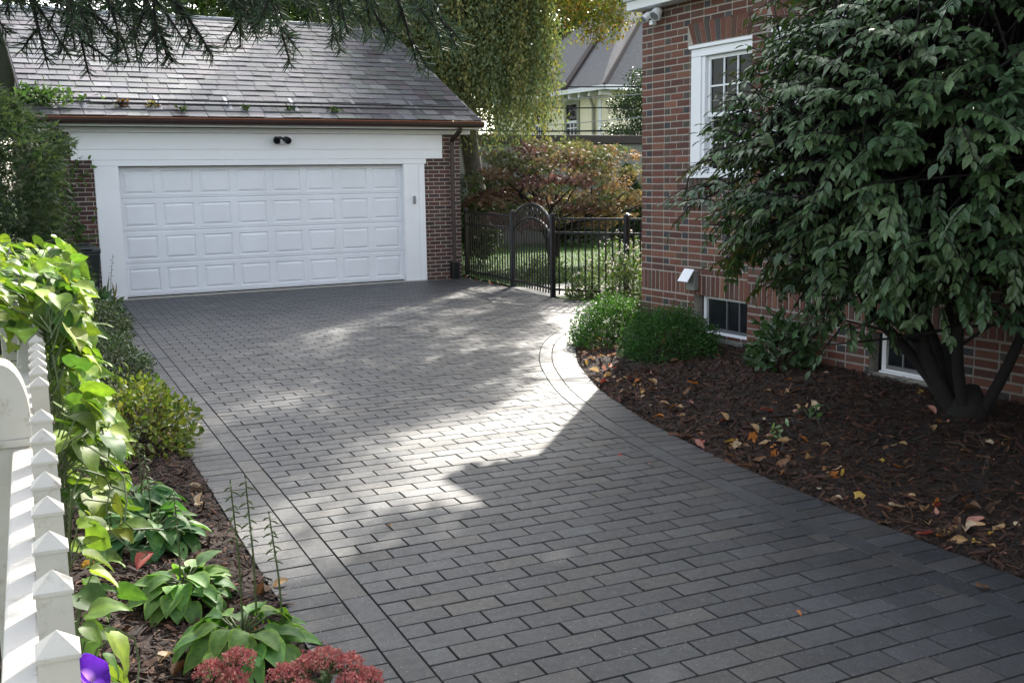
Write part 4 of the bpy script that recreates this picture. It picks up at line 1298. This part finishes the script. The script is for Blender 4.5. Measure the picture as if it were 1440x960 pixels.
mound('wall_plant', 'small dark leafy plant against the brick wall between the basement windows', 'plant', (6.58, 6.95, bedz(6.58, 6.95)), (.26, .32, .52), 520, .10, [(.04, .08, .032), (.055, .10, .04)], 'gloss_leaf', T_OVAL, stems=16)
# pale flowering plants by the fence
def flowering(label, c, rad, k, nf):
    t = mound('flowering_plant', label, 'plant', c, rad, k, .05, [(.075, .115, .035), (.055, .09, .03), (.12, .15, .06)], 'leaf', T_DIAM, 'pale flowering plants along the black fence', 22)
    P = unit(rng.normal(size=(nf, 3))); P[:, 2] = np.abs(P[:, 2]); P = P * np.array(rad) * rng.uniform(.85, 1.12, (nf, 1)) + np.array(c)
    pos = np.repeat(P, 5, 0); d = rdir(nf * 5, .4)
    v_, f_, c_ = leaves(T_DIAM, pos, d, rdir(nf * 5, 1.5), .032, tint(nf * 5, [(.62, .62, .52), (.5, .52, .38)], .08))
    np_mesh('blossom', v_, f_, c_, M['petal'], t)
flowering('pale flowering plant climbing round the right fence post by the house corner', (8.85, 12.55, 0), (.32, .45, .85), 1900, 110)
flowering('white flowering clump behind the right-hand fence bars', (10.0, 14.2, -.01), (.75, .8, .95), 3600, 170)
flowering('small leafy clump at the foot of the right gate post', (8.72, 13.55, 0), (.26, .3, .42), 900, 14)
flowering('low leafy clump behind the left fence panel', (9.75, 16.4, -.01), (.5, .55, .5), 1500, 25)

# ------------------------------------------------------------------ hostas
def hosta(label, c, n, size, cols, tpls, flowers=(), spread=1.0):
    t = thing('hosta', label, 'plant', c, 'hostas in the left bed')
    parts = []; q = MB()
    for i in range(n):
        ring = i / n
        az = i * 2.399 + random.gauss(0, .25)
        el = 1.15 - 1.05 * ring + random.gauss(0, .1)
        ln = size * (.55 + .75 * ring) * spread
        o = np.array([math.cos(az), math.sin(az), 0])
        rise = size * (1.15 - .70 * ring) + random.gauss(0, .015)
        tip = np.array(c) + o * ln * .95 + np.array([0, 0, rise])
        b = np.array(c) + o * .03
        mid = (b + tip) / 2 + np.array([0, 0, .05]) - o * .02
        q.tube([b, mid, tip], [.006, .005, .004], 5)
        d = o * 1.0 + np.array([0, 0, .55 * math.sin(el) - .25]) + rng.normal(size=3) * .12
        nn = np.array([0, 0, 1.0]) + o * .35 + rng.normal(size=3) * .2
        s_ = size * random.uniform(.78, 1.12)
        parts.append(leaves(random.choice(tpls), [tip], [d], [nn], [s_], tint(1, cols, .14)))
    v_, f_, c_ = merge(parts)
    np_mesh('foliage', v_, f_, c_, M['leaf'], t, smooth=True)
    q.build('leaf_stalks', M['stem'], t, smooth=True)
    for (dx, dy, hh) in flowers:
        s = MB(); b = Vector(c) + Vector((dx, dy, .05))
        top = b + Vector((random.gauss(0, .03), random.gauss(0, .03), hh))
        s.tube([b, b.lerp(top, .5) + Vector((.008, 0, 0)), top], [.0045, .004, .0025], 5)
        for k_ in range(16):
            z = .62 + .38 * k_ / 16; p = b.lerp(top, z); aa = k_ * 2.4
            dv = Vector((math.cos(aa), math.sin(aa), -.35))
            s.tube([p, p + dv * .018, p + dv * .032 + Vector((0, 0, -.006))], [.002, .0045, .002], 4)
        s.build('flower_stalk', M['stem'], t)
HB = [(.060, .15, .055), (.075, .18, .062), (.050, .125, .052), (.09, .19, .058)]
HG = [(.095, .20, .060), (.12, .235, .065), (.08, .175, .058)]
hosta('dark green hosta farthest from the camera, with one short flower stalk', (.88, 5.90, .03), 64, .140, HB, T_HOSTA_G, ((.03, .02, .50),))
hosta('dense blue-green hosta second farthest along the bed', (.86, 5.33, .03), 64, .140, HB, T_HOSTA_G, ((-.02, -.06, .48),))
hosta('pale-edged hosta just behind the nearest one, with a single flower stalk', (.85, 4.52, .03), 58, .125, HG, T_HOSTA, ((-.02, .02, .46),))
hosta('nearest hosta with large pale-edged leaves and three tall seed stalks', (.92, 3.86, .03), 42, .145, HG, T_HOSTA, ((.02, .05, .66), (.07, .03, .68), (.16, -.02, .52)), 1.05)

# ------------------------------------------------------------------ sedums
def sedum(label, c, heads):
    t = thing('sedum', label, 'plant', c, 'pink sedums at the bed edge')
    s = MB(); st = []
    lp = []
    for dx, dy, hh, r_ in heads:
        b = Vector(c); e = b + Vector((dx, dy, hh))
        s.tube([b + Vector((dx * .2, dy * .2, 0)), b.lerp(e, .5) + Vector((0, 0, .02)), e], [.006, .005, .004], 5)
        k = 90
        for _ in range(14):
            a = random.random() * 6.28; z = random.uniform(.3, .9); p = b.lerp(e, z)
            lp.append(leaves(T_OVAL, [tuple(p)], [(math.cos(a), math.sin(a), .3)], [(0, 0, 1)], [random.uniform(.05, .075)], tint(1, [(.10, .16, .07), (.13, .18, .08)])))
        for _ in range(26):
            a = random.random() * 6.28; rr = r_ * math.sqrt(random.random()) * .9
            s.tube([e - Vector((0, 0, .045)), e + Vector((rr * math.cos(a), rr * math.sin(a), -.008))], [.002, .0015], 4)
    s.build('stems', M['stem'], t)
    v_, f_, c_ = merge(lp); np_mesh('foliage', v_, f_, c_, M['leaf'], t)
    for dx, dy, hh, r_ in heads:
        k = 750
        a = rng.random(k) * 6.283; rr = np.sqrt(rng.random(k)) * r_ * (1 + .14 * np.sin(5 * a))
        P = np.column_stack([c[0] + dx + rr * np.cos(a), c[1] + dy + rr * np.sin(a), c[2] + hh + .028 * (1 - (rr / r_) ** 2) - .012 + .012 * np.sin(rr * 160) * np.cos(5 * a) + rng.normal(size=k) * .004])
        d = rdir(k, 1.2)
        v_, f_, c_ = leaves(T_DIAM, P, d, rdir(k, .5), rng.uniform(.008, .014, k), tint(k, [(.46, .15, .14), (.52, .20, .17), (.38, .11, .11), (.55, .30, .22)], .15))
        np_mesh('flower_head', v_, f_, c_, M['petal'], t)
sedum('pink sedum at the bottom of the bed, left of the three', (.71, 3.26, .03), ((-.03, .02, .27, .055), (.05, .0, .30, .06), (.02, -.06, .26, .05)))
sedum('pink sedum at the bottom of the bed, in the middle', (.91, 3.12, .03), ((-.03, .03, .26, .055), (.05, .02, .28, .05), (0, -.06, .24, .05)))
sedum('tallest pink sedum, leaning over the paver edge', (1.02, 3.05, .03), ((-.02, .05, .31, .062), (.05, .03, .28, .055), (.03, -.05, .25, .055), (.10, -.02, .24, .05)))

# ------------------------------------------------------------------ morning glory on the picket fence
def morning_glory():
    t = thing('morning_glory', 'lime green heart-leaved vine climbing over the white picket fence', 'vine', (.45, 4.5, 0))
    LG = [(.17, .27, .045), (.20, .30, .05), (.12, .21, .04), (.24, .32, .06), (.10, .18, .04), (.07, .14, .035)]
    pos = []; d = []; n = []; sz = []; q = MB()
    k = 0
    while k < 1150:
        y = random.choice([random.uniform(3.2, 8.4), random.uniform(3.3, 6.2)]) if random.random() < .90 else random.uniform(1.7, 3.2)
        f = fx(y)
        near = y < 3.3
        zt = 1.22 if near else 1.34 + .05 * math.sin(3 * y) + (.05 if y > 4.6 else 0)
        z = zt - abs(random.gauss(0, .36)) if not near else random.uniform(.35, 1.0)
        if z < .15: continue
        bulge = (.07 + .13 * math.sin(min(1, max(0, (zt - z) / 1.0)) * math.pi)) * (.3 if near else 1)
        x = f + .05 + random.uniform(0, bulge) if random.random() < .8 or near else f + random.uniform(-.2, .05)
        if y > 4.2 and random.random() < .4: z = zt + random.uniform(-.06, .10); x = f + random.uniform(-.22, .20)
        if not near and y < 4.4 and x < f + .06: continue
        if y < 4.1 and random.random() < .45: continue
        if not near and z > 1.15 and x < f + .12 and y < 4.3: continue
        pos.append((x, y, z)); o = np.array([.62, -.55, -.25]) + rng.normal(size=3) * .42
        d.append(o); n.append(np.array([.25, .05, 1.0]) + rng.normal(size=3) * .38)
        sz.append(random.uniform(.062, .125) * (.8 if near else 1)); k += 1
        if k % 2 == 0:
            p = Vector((x, y, z)); b = Vector((f + .04, y + random.gauss(0, .1), z - random.uniform(.04, .16)))
            q.tube([b, b.lerp(p, .5) + Vector((0, 0, .03)), p], [.003, .0025, .002], 4)
    half = len(pos) // 2
    v_, f_, c_ = merge([leaves(T_HEART, pos[:half], d[:half], n[:half], sz[:half], tint(half, LG, .14)), leaves(T_HEART2, pos[half:], d[half:], n[half:], sz[half:], tint(len(pos) - half, LG, .14))])
    np_mesh('foliage', v_, f_, c_, M['lime_leaf'], t, smooth=True)
    for i in range(12):
        y = random.uniform(2.0, 8); f = fx(y)
        pts = [Vector((f + .045 + .02 * math.sin(5 * z_ + i), y + .10 * math.sin(3.1 * z_ + i), z_)) for z_ in np.linspace(.05, 1.0 if y < 3.3 else 1.25, 12)]
        q.tube(pts, .0035, 5)
    # loose curling runners
    for i in range(9):
        y = random.uniform(2.6, 5.5); f = fx(y); b = Vector((f + .06, y, random.uniform(.7, 1.2)))
        q.tube([b + Vector((.12 * s_ + .03 * math.sin(9 * s_ + i), -.10 * s_ + .04 * math.cos(8 * s_), .06 * math.sin(4 * s_) - .1 * s_ * s_)) for s_ in np.linspace(0, 1.6, 12)], .0026, 4)
    q.build('vine_stems', M['stem'], t)
    fc = Vector((fx(1.72) + .055, 1.80, 1.05))
    def flower(fc, ax, r_, colr):
        ax = Vector(ax).normalized(); u_ = ax.orthogonal().normalized(); w_ = ax.cross(u_)
        m = MB(); rings = [(-.055, .006), (-.03, .008), (-.012, .016), (0, .034), (.004, r_)]
        nn = 20
        for (h_, rr) in rings:
            for k_ in range(nn):
                a = 2 * math.pi * k_ / nn; wv = 1 + (.07 * math.cos(5 * a) if rr > .03 else 0)
                p = fc + ax * (h_ + (.006 * math.cos(5 * a) if rr > .04 else 0)) + (u_ * math.cos(a) + w_ * math.sin(a)) * rr * wv
                m.v.append(tuple(p)); m.c.append((.7, .45, .75) if rr < .012 else colr)
        for i in range(len(rings) - 1):
            for k_ in range(nn): m.f.append((i * nn + k_, i * nn + (k_ + 1) % nn, (i + 1) * nn + (k_ + 1) % nn, (i + 1) * nn + k_)); m.m.append(0)
        m.build('purple_flower', M['petal'], t, smooth=True)
    flower(fc, (.55, -.4, .75), .031, (.11, .025, .38))
morning_glory()

# climbing vine on the left pier and roof corner
def ivy():
    t = thing('climbing_vine', 'leafy vine on the brick pier and roof corner at the left of the garage', 'vine', (1.9, GY, 0))
    pos = []; q = MB()
    path = [Vector((1.98 + .1 * math.sin(3 * z), GY - .03, z)) for z in np.linspace(.1, 2.3, 14)]
    q.tube(path, .006, 5)
    for _ in range(150):
        z = random.uniform(.9, 2.25); pos.append((1.98 + .1 * math.sin(3 * z) + abs(random.gauss(0, .14)), GY - .05 - random.random() * .12, z))
    k1 = len(pos)
    for _ in range(420):
        x = 1.35 + abs(random.gauss(0, .38)); tt = .10 + random.gauss(0, .03)
        p = roofp(x, tt, .04 + random.random() * .16); pos.append(tuple(p))
    q.tube([(1.45, EY - .2, 2.5), (1.4, EY - .1, 2.95), tuple(roofp(1.7, .09, .05)), tuple(roofp(2.4, .10, .05))], .008, 5)
    k = len(pos)
    v_, f_, c_ = leaves(T_OVAL, pos, rdir(k, -.3) + np.array([.3, -.5, 0]), rdir(k, 1.0) + np.array([0, -.5, 0]), rng.uniform(.07, .12, k), tint(k, [(.06, .11, .03), (.08, .13, .035), (.045, .085, .025)]))
    np_mesh('foliage', v_, f_, c_, M['leaf'], t); q.build('vine_stems', M['twig'], t)
ivy()
def tuft(label, x, tt, col, k=26):
    p0 = roofp(x, tt, .03)
    P = np.array(p0) + rng.normal(size=(k, 3)) * np.array([.05, .03, .02]); P[:, 2] += .02
    v_, f_, c_ = leaves(T_OVAL, P, rdir(k) + np.array([0, -.4, -.2]), rdir(k, 1.5), rng.uniform(.06, .11, k), tint(k, col))
    o = np_mesh('leaf_clump', v_, f_, c_, M['leaf'], None, loc=tuple(p0))
    tag(o, label, 'leaf clump', 'leaf clumps caught on the garage roof')
GC = [(.11, .15, .05), (.08, .12, .04)]
tuft('brown leaf clump caught on the snow rail at the left', 2.85, .085, [(.16, .07, .035), (.10, .05, .03)], 34)
tuft('orange-brown leaf clump on the snow rail right of the brown one', 3.3, .08, [(.22, .12, .05), (.16, .13, .05)], 26)
tuft('green leaf clump on the slates just left of the floodlight', 4.75, .065, GC, 24)
tuft('green leaf clump on the snow rail nearest to the left jamb', 3.72, .05, GC, 26)
tuft('green leaf clump straight above the floodlight', 5.55, .075, GC, 20)
tuft('pale green leaf clump right of the floodlight', 6.3, .06, [(.14, .18, .06), (.10, .14, .05)], 28)

# ------------------------------------------------------------------ spruce limb overhead
def spruce():
    t = thing('spruce_tree', 'spruce whose needled branches hang into the top left of the view', 'tree', (-2.6, 3.3, 0))
    q = MB(); b = Vector((-2.6, 3.3, -.05)); q.tube([b, b + Vector((0, 0, 3)), b + Vector((.05, 0, 8))], [.26, .20, .05], 12)
    q.build('trunk', M['bark'], t, smooth=True)
    cam = Vector((0, 0, 1.856))
    P0 = []; P1 = []; TW = MB()
    def twig(a, dirv, ln, lev=0):
        a = Vector(a); d = Vector(dirv).normalized()
        n = 7; pts = []
        for i in range(n):
            s_ = i / (n - 1)
            pts.append(a + d * ln * s_ + Vector((0, 0, -.16 * ln * s_ * s_)))
        TW.tube(pts, [.0052 * (1 - .7 * i / (n - 1)) * (1 if lev else 1.6) for i in range(n)], 5)
        m = int(ln * (680 if lev else 560))
        for _ in range(m):
            s_ = random.uniform(.04, 1.0); i = min(n - 2, int(s_ * (n - 1))); f = s_ * (n - 1) - i
            p = pts[i].lerp(pts[i + 1], f); ax = (pts[i + 1] - pts[i]).normalized()
            P0.append(tuple(p)); P1.append(tuple(ax))
        if lev < 2:
            kk = int(ln / (.062 if lev == 0 else .075))
            for j in range(1, kk):
                s_ = j / kk; i = min(n - 2, int(s_ * (n - 1))); p = pts[i].lerp(pts[i + 1], s_ * (n - 1) - i)
                sd = d.cross(Vector((0, 0, 1)));
                if sd.length < .2: sd = Vector((1, 0, 0)) if j % 4 < 2 else Vector((.3, .95, 0))
                sd.normalize(); s2 = 1 if j % 2 else -1
                twig(p, d * .75 + sd * s2 * (.75 + random.gauss(0, .15)) + Vector((0, 0, random.gauss(-.15, .2))), (ln * (1 - s_) * .55 + .055) * random.uniform(.7, 1.1), lev + 1)
    def limb3(a, e, sag, nst, lmin, lmax, r_=.03):
        a = Vector(a); e = Vector(e); pts = [a.lerp(e, s_) + Vector((0, 0, -sag * s_ * s_ + sag * .3 * math.sin(math.pi * s_))) for s_ in np.linspace(0, 1, 14)]
        TW.tube(pts, [r_ * (1 - .8 * i / 13) for i in range(14)], 7)
        for j in range(nst):
            s_ = .30 + .70 * (j + random.random() * .6) / nst; i = min(12, int(s_ * 13)); p = pts[i].lerp(pts[i + 1], s_ * 13 - i)
            ang = random.gauss(0, .5)
            twig(p, Vector((.20 + .45 * math.sin(ang), -.1 + random.gauss(0, .3), -1.0 + random.random() * .35)), random.uniform(lmin, lmax))
        twig(pts[-1], Vector((.6, -.1, -.75)), .26)
        for j in range(26):
            s_ = .28 + .72 * (j + random.random()) / 26; i = min(12, int(s_ * 13)); p = pts[i].lerp(pts[i + 1], s_ * 13 - i)
            twig(p, Vector((.5, random.choice((-1, 1)) * random.uniform(.5, 1), random.uniform(-.15, .45))), random.uniform(.12, .26), 1)
    limb3((-2.5, 3.3, 2.85), (1.14, 2.66, 2.46), .02, 32, .14, .32)
    limb3((-2.5, 3.4, 2.9), (1.05, 3.10, 2.56), .03, 32, .18, .36)
    limb3((-2.5, 3.35, 2.7), (.55, 2.95, 2.46), .03, 26, .14, .32)
    limb3((-2.5, 3.45, 3.0), (1.35, 3.5, 2.68), .03, 28, .20, .40)
    P0 = np.array(P0); ax = np.array(P1); k = len(P0)
    r_ = unit(np.cross(ax, rng.normal(size=(k, 3))))
    d = ax * .75 + r_
    tpl = T([(-.04, 0, 0), (.04, 0, 0), (.032, .8, 0), (0, 1, 0), (-.032, .8, 0)], [(0, 1, 2), (0, 2, 4), (4, 2, 3)])
    v_, f_, c_ = leaves(tpl, P0, d, rdir(k), rng.uniform(.028, .044, k), tint(k, [(.032, .052, .036), (.045, .068, .045), (.055, .078, .055), (.04, .055, .03)]))
    np_mesh('needles', v_, f_, c_, M['needle'], t)
    TW.build('branches', M['dark_bark'], t)
    print('needles', k)
spruce()

# ------------------------------------------------------------------ fallen leaves, each an object
T_FALL = [grid_leaf([(0, .02), (.15, .2), (.4, .29), (.65, .22), (.85, .1), (1, .004)], dr_, f_, w_) for dr_, f_, w_ in ((.3, .35, .05), (-.25, .2, .08), (.1, .6, .02))]
def star_leaf():
    v = [(0, .35, .03)]; f = []
    prof = []
    for i in range(10):
        a = -math.pi / 2 + 2 * math.pi * i / 10
        r_ = .50 if i % 2 else .31
        if i == 0: r_ = .12
        r_ *= random.uniform(.8, 1.15); prof.append((r_ * math.cos(a), .4 + r_ * math.sin(a) * 1.05, random.uniform(-.05, .16)))
    v += prof
    for i in range(10): f.append((0, 1 + i, 1 + (i + 1) % 10))
    return T(v, f)
T_FALL += [star_leaf()]
FCOL = {'tan': (.42, .27, .14), 'orange': (.42, .15, .035), 'red': (.26, .055, .045), 'yellow': (.46, .30, .07), 'pale': (.55, .43, .30), 'pink': (.42, .20, .16), 'brown': (.16, .085, .045)}
FM = {}
for cn, cv in FCOL.items():
    for ti, tp in enumerate(T_FALL):
        v_, f_, c_ = leaves(tp, [(0, 0, 0)], [(0, 1, 0)], [(0, 0, 1)], [1.0], np.array([cv]) * random.uniform(.8, 1.15))
        o = np_mesh('fallen_leaf', v_, f_, c_, M['dry_leaf'], smooth=True)
        FM[(cn, ti)] = o.data
        bpy.data.objects.remove(o)
def drop(x, y, z, cn, size, label, group, tl=.5):
    o = bpy.data.objects.new('fallen_leaf', FM[(cn, random.randrange(len(T_FALL)))])
    COL.objects.link(o)
    o.location = (x, y, z + .012); o.scale = (size,) * 3
    o.rotation_euler = (random.gauss(0, tl), random.gauss(0, tl), random.random() * 6.28)
    o['label'] = label; o['category'] = 'leaf'; o['group'] = group
CW = ['tan'] * 6 + ['orange'] * 4 + ['red'] * 2 + ['yellow'] * 2 + ['pale'] * 4 + ['pink'] * 3 + ['brown'] * 4
DR = []
for i in range(262):
    y = 2.6 + 7.4 * random.random() ** 1.15
    e = edgex(y); x = e + .03 + abs(random.gauss(0, .30)) if random.random() < .72 else random.uniform(e, 6.7)
    if i > 40 and random.random() < .5:
        x, y = random.choice(DR); x += random.gauss(0, .09); y += random.gauss(0, .09)
    if x > 6.75 or x < edgex(y): continue
    DR.append((x, y))
    cn = random.choice(CW)
    drop(x, y, bedz(x, y), cn, random.uniform(.042, .10), f'{cn} fallen leaf on the dark mulch of the right bed', f'{cn} leaves fallen on the right bed')
for i in range(26):
    y = random.uniform(3.5, 9); x = random.uniform(.55, lbedx(y) - .03); cn = random.choice(['tan', 'pale', 'pale', 'orange', 'brown', 'yellow'])
    drop(x, y, lbedz(x, y), cn, random.uniform(.06, .10), f'{cn} fallen leaf on the mulch of the left bed', f'{cn} leaves fallen on the left bed')
drop(.72, 4.95, .07, 'red', .13, 'dark red curled leaf beside the hostas on the left bed', 'red leaf by the hostas', .6)
for (x, y, cn, s_, lb) in ((1.33, 4.62, 'tan', .09, 'long tan leaf lying on the left paver border'), (1.72, 8.1, 'pale', .04, 'tiny pale leaf scrap at the left border of the paving'), (3.95, 5.35, 'pink', .05, 'pinkish leaf on the right paver border'), (3.9, 5.6, 'red', .05, 'reddish leaf on the paving just left of the right border'),
                           (4.02, 2.95, 'brown', .08, 'curled brown leaf on the dark paving at the lower right'), (3.1, 3.15, 'orange', .035, 'small orange leaf scrap on the dark pavers at the right'), (2.05, 5.1, 'tan', .03, 'small tan leaf scrap on the middle of the paving')):
    drop(x, y, .002, cn, s_, lb, 'single leaves on the paving', .12)
for i in range(14):
    t_ = random.random(); x = F0[0] + (F1[0] - F0[0]) * t_ - random.uniform(.02, .2); y = F0[1] + (F1[1] - F0[1]) * t_
    cn = random.choice(['tan', 'pale', 'red'])
    drop(x, y, .0, cn, random.uniform(.06, .09), f'{cn} leaf blown against the foot of the black fence', f'{cn} leaves along the foot of the fence')
# small seedlings and twigs on the right bed
def seedling(label, x, y, k, s_, cols):
    z = bedz(x, y); t = thing('seedling', label, 'plant', (x, y, z), 'seedlings on the right bed')
    P = np.array([x, y, z + .05]) + rng.normal(size=(k, 3)) * np.array([.07, .07, .025]); P[:, 2] = np.maximum(P[:, 2], z + .01)
    v_, f_, c_ = leaves(T_OVAL, P, rdir(k), rdir(k, 1.6), rng.uniform(.7, 1.2, k) * s_, tint(k, cols)); np_mesh('foliage', v_, f_, c_, M['leaf'], t)
    q = MB()
    for p in P[:6]: q.tube([(x, y, z - .01), tuple((np.array([x, y, z]) + p) / 2), tuple(p)], .003, 4)
    q.build('stems', M['stem'], t)
seedling('pale green seedling in the middle of the right mulch bed', 5.02, 5.35, 16, .06, [(.30, .42, .24), (.22, .34, .17)])
seedling('dark green seedling behind the pale one on the mulch', 5.5, 5.5, 16, .06, [(.06, .12, .04), (.08, .15, .05)])
for i in range(22):
    x = random.uniform(4.9, 6.4); y = random.uniform(2.8, 5.6)
    if x < edgex(y) + .15: continue
    a = random.random() * 6.28; ln = random.uniform(.12, .4); q = MB(); z = bedz(x, y) + .025
    q.tube([(x, y, z), (x + ln * .5 * math.cos(a) + .02, y + ln * .5 * math.sin(a), z + .02), (x + ln * math.cos(a), y + ln * math.sin(a), bedz(x + ln * math.cos(a), y + ln * math.sin(a)) + .02)], .0022, 5, col=(1, 1, 1))
    tag(q.build('twig', M['pale_bark'], loc=(x, y, z)), 'thin dry twig lying on the dark mulch under the big shrub', 'twig', 'twigs on the right bed')
def edge_stalk(label, x, y, h_):
    t = thing('grassy_plant', label, 'plant', (x, y, 0))
    k = 14; P = np.tile([x, y, .0], (k, 1)) + rng.normal(size=(k, 3)) * np.array([.05, .05, 0])
    v_, f_, c_ = leaves(grid_leaf([(0, .02), (.3, .03), (.7, .025), (1, .002)], .5, .1), P, rdir(k, 1.5), rdir(k), rng.uniform(.5, 1, k) * h_, tint(k, [(.12, .14, .04), (.20, .15, .05)]))
    np_mesh('foliage', v_, f_, c_, M['leaf'], t)
    q = MB(); q.tube([(x, y, 0), (x + .03, y - .02, h_ * .8), (x + .08, y - .04, h_ * 1.5)], [.005, .004, .002], 5)
    for j in range(8): 
        p = Vector((x + .03 + .05 * j / 8, y - .02 - .02 * j / 8, h_ * (.8 + .7 * j / 8))); q.tube([p, p + Vector((.03 if j % 2 else -.03, 0, .012))], .004, 4)
    q.build('seed_stalk', M['twig'], t)
edge_stalk('thin seed stalk with grassy leaves in front of the left door jamb', 2.30, 16.6, .55)

# ------------------------------------------------------------------ camera, light, world
cam = bpy.data.cameras.new('camera'); co_ = bpy.data.objects.new('camera', cam); COL.objects.link(co_)
cam.sensor_width = 36; cam.lens = 36 * 1479.77 / 1440; cam.clip_end = 600; cam.clip_start = .05
yaw, pit, rol = .5036573917, .1544609517, -.01526157
f = Vector((math.sin(yaw) * math.cos(pit), math.cos(yaw) * math.cos(pit), -math.sin(pit)))
r = Vector((math.cos(yaw), -math.sin(yaw), 0)); u = r.cross(f)
r2 = r * math.cos(rol) + u * math.sin(rol); u2 = -r * math.sin(rol) + u * math.cos(rol)
co_.matrix_world = Matrix(((r2.x, u2.x, -f.x, 0), (r2.y, u2.y, -f.y, 0), (r2.z, u2.z, -f.z, 1.8558), (0, 0, 0, 1)))
sc.camera = co_
SAZ, SEL = 43.8, 35.0
sd = Vector((math.sin(R(SAZ)) * math.cos(R(SEL)), math.cos(R(SAZ)) * math.cos(R(SEL)), math.sin(R(SEL))))
sun = bpy.data.lights.new('sun', 'SUN'); sun.energy = 3.4; sun.angle = R(.6); sun.color = (1, .94, .84)
so_ = bpy.data.objects.new('sun', sun); COL.objects.link(so_); so_.rotation_euler = sd.to_track_quat('Z', 'Y').to_euler()
w_ = bpy.data.worlds.new('World'); sc.world = w_; w_.use_nodes = True; nt = w_.node_tree
bg = nt.nodes['Background']; sky = nt.nodes.new('ShaderNodeTexSky'); sky.sky_type = 'NISHITA'; sky.sun_disc = False
sky.sun_elevation = R(SEL); sky.sun_rotation = R(SAZ); sky.air_density = 1.2; sky.dust_density = 2.5; sky.ozone_density = 1.0
hs = nt.nodes.new('ShaderNodeHueSaturation'); hs.inputs['Saturation'].default_value = .42
nt.links.new(sky.outputs[0], hs.inputs['Color']); nt.links.new(hs.outputs[0], bg.inputs[0]); bg.inputs[1].default_value = .15
sc.view_settings.view_transform = 'Standard'; sc.view_settings.look = 'None'; sc.view_settings.gamma = 1; sc.view_settings.use_curve_mapping = False
sc.view_settings.exposure = 1.92
sc.render.engine = 'CYCLES'; sc.cycles.use_denoising = True; sc.cycles.max_bounces = 8; sc.cycles.transparent_max_bounces = 4
sc.cycles.sample_clamp_indirect = 6
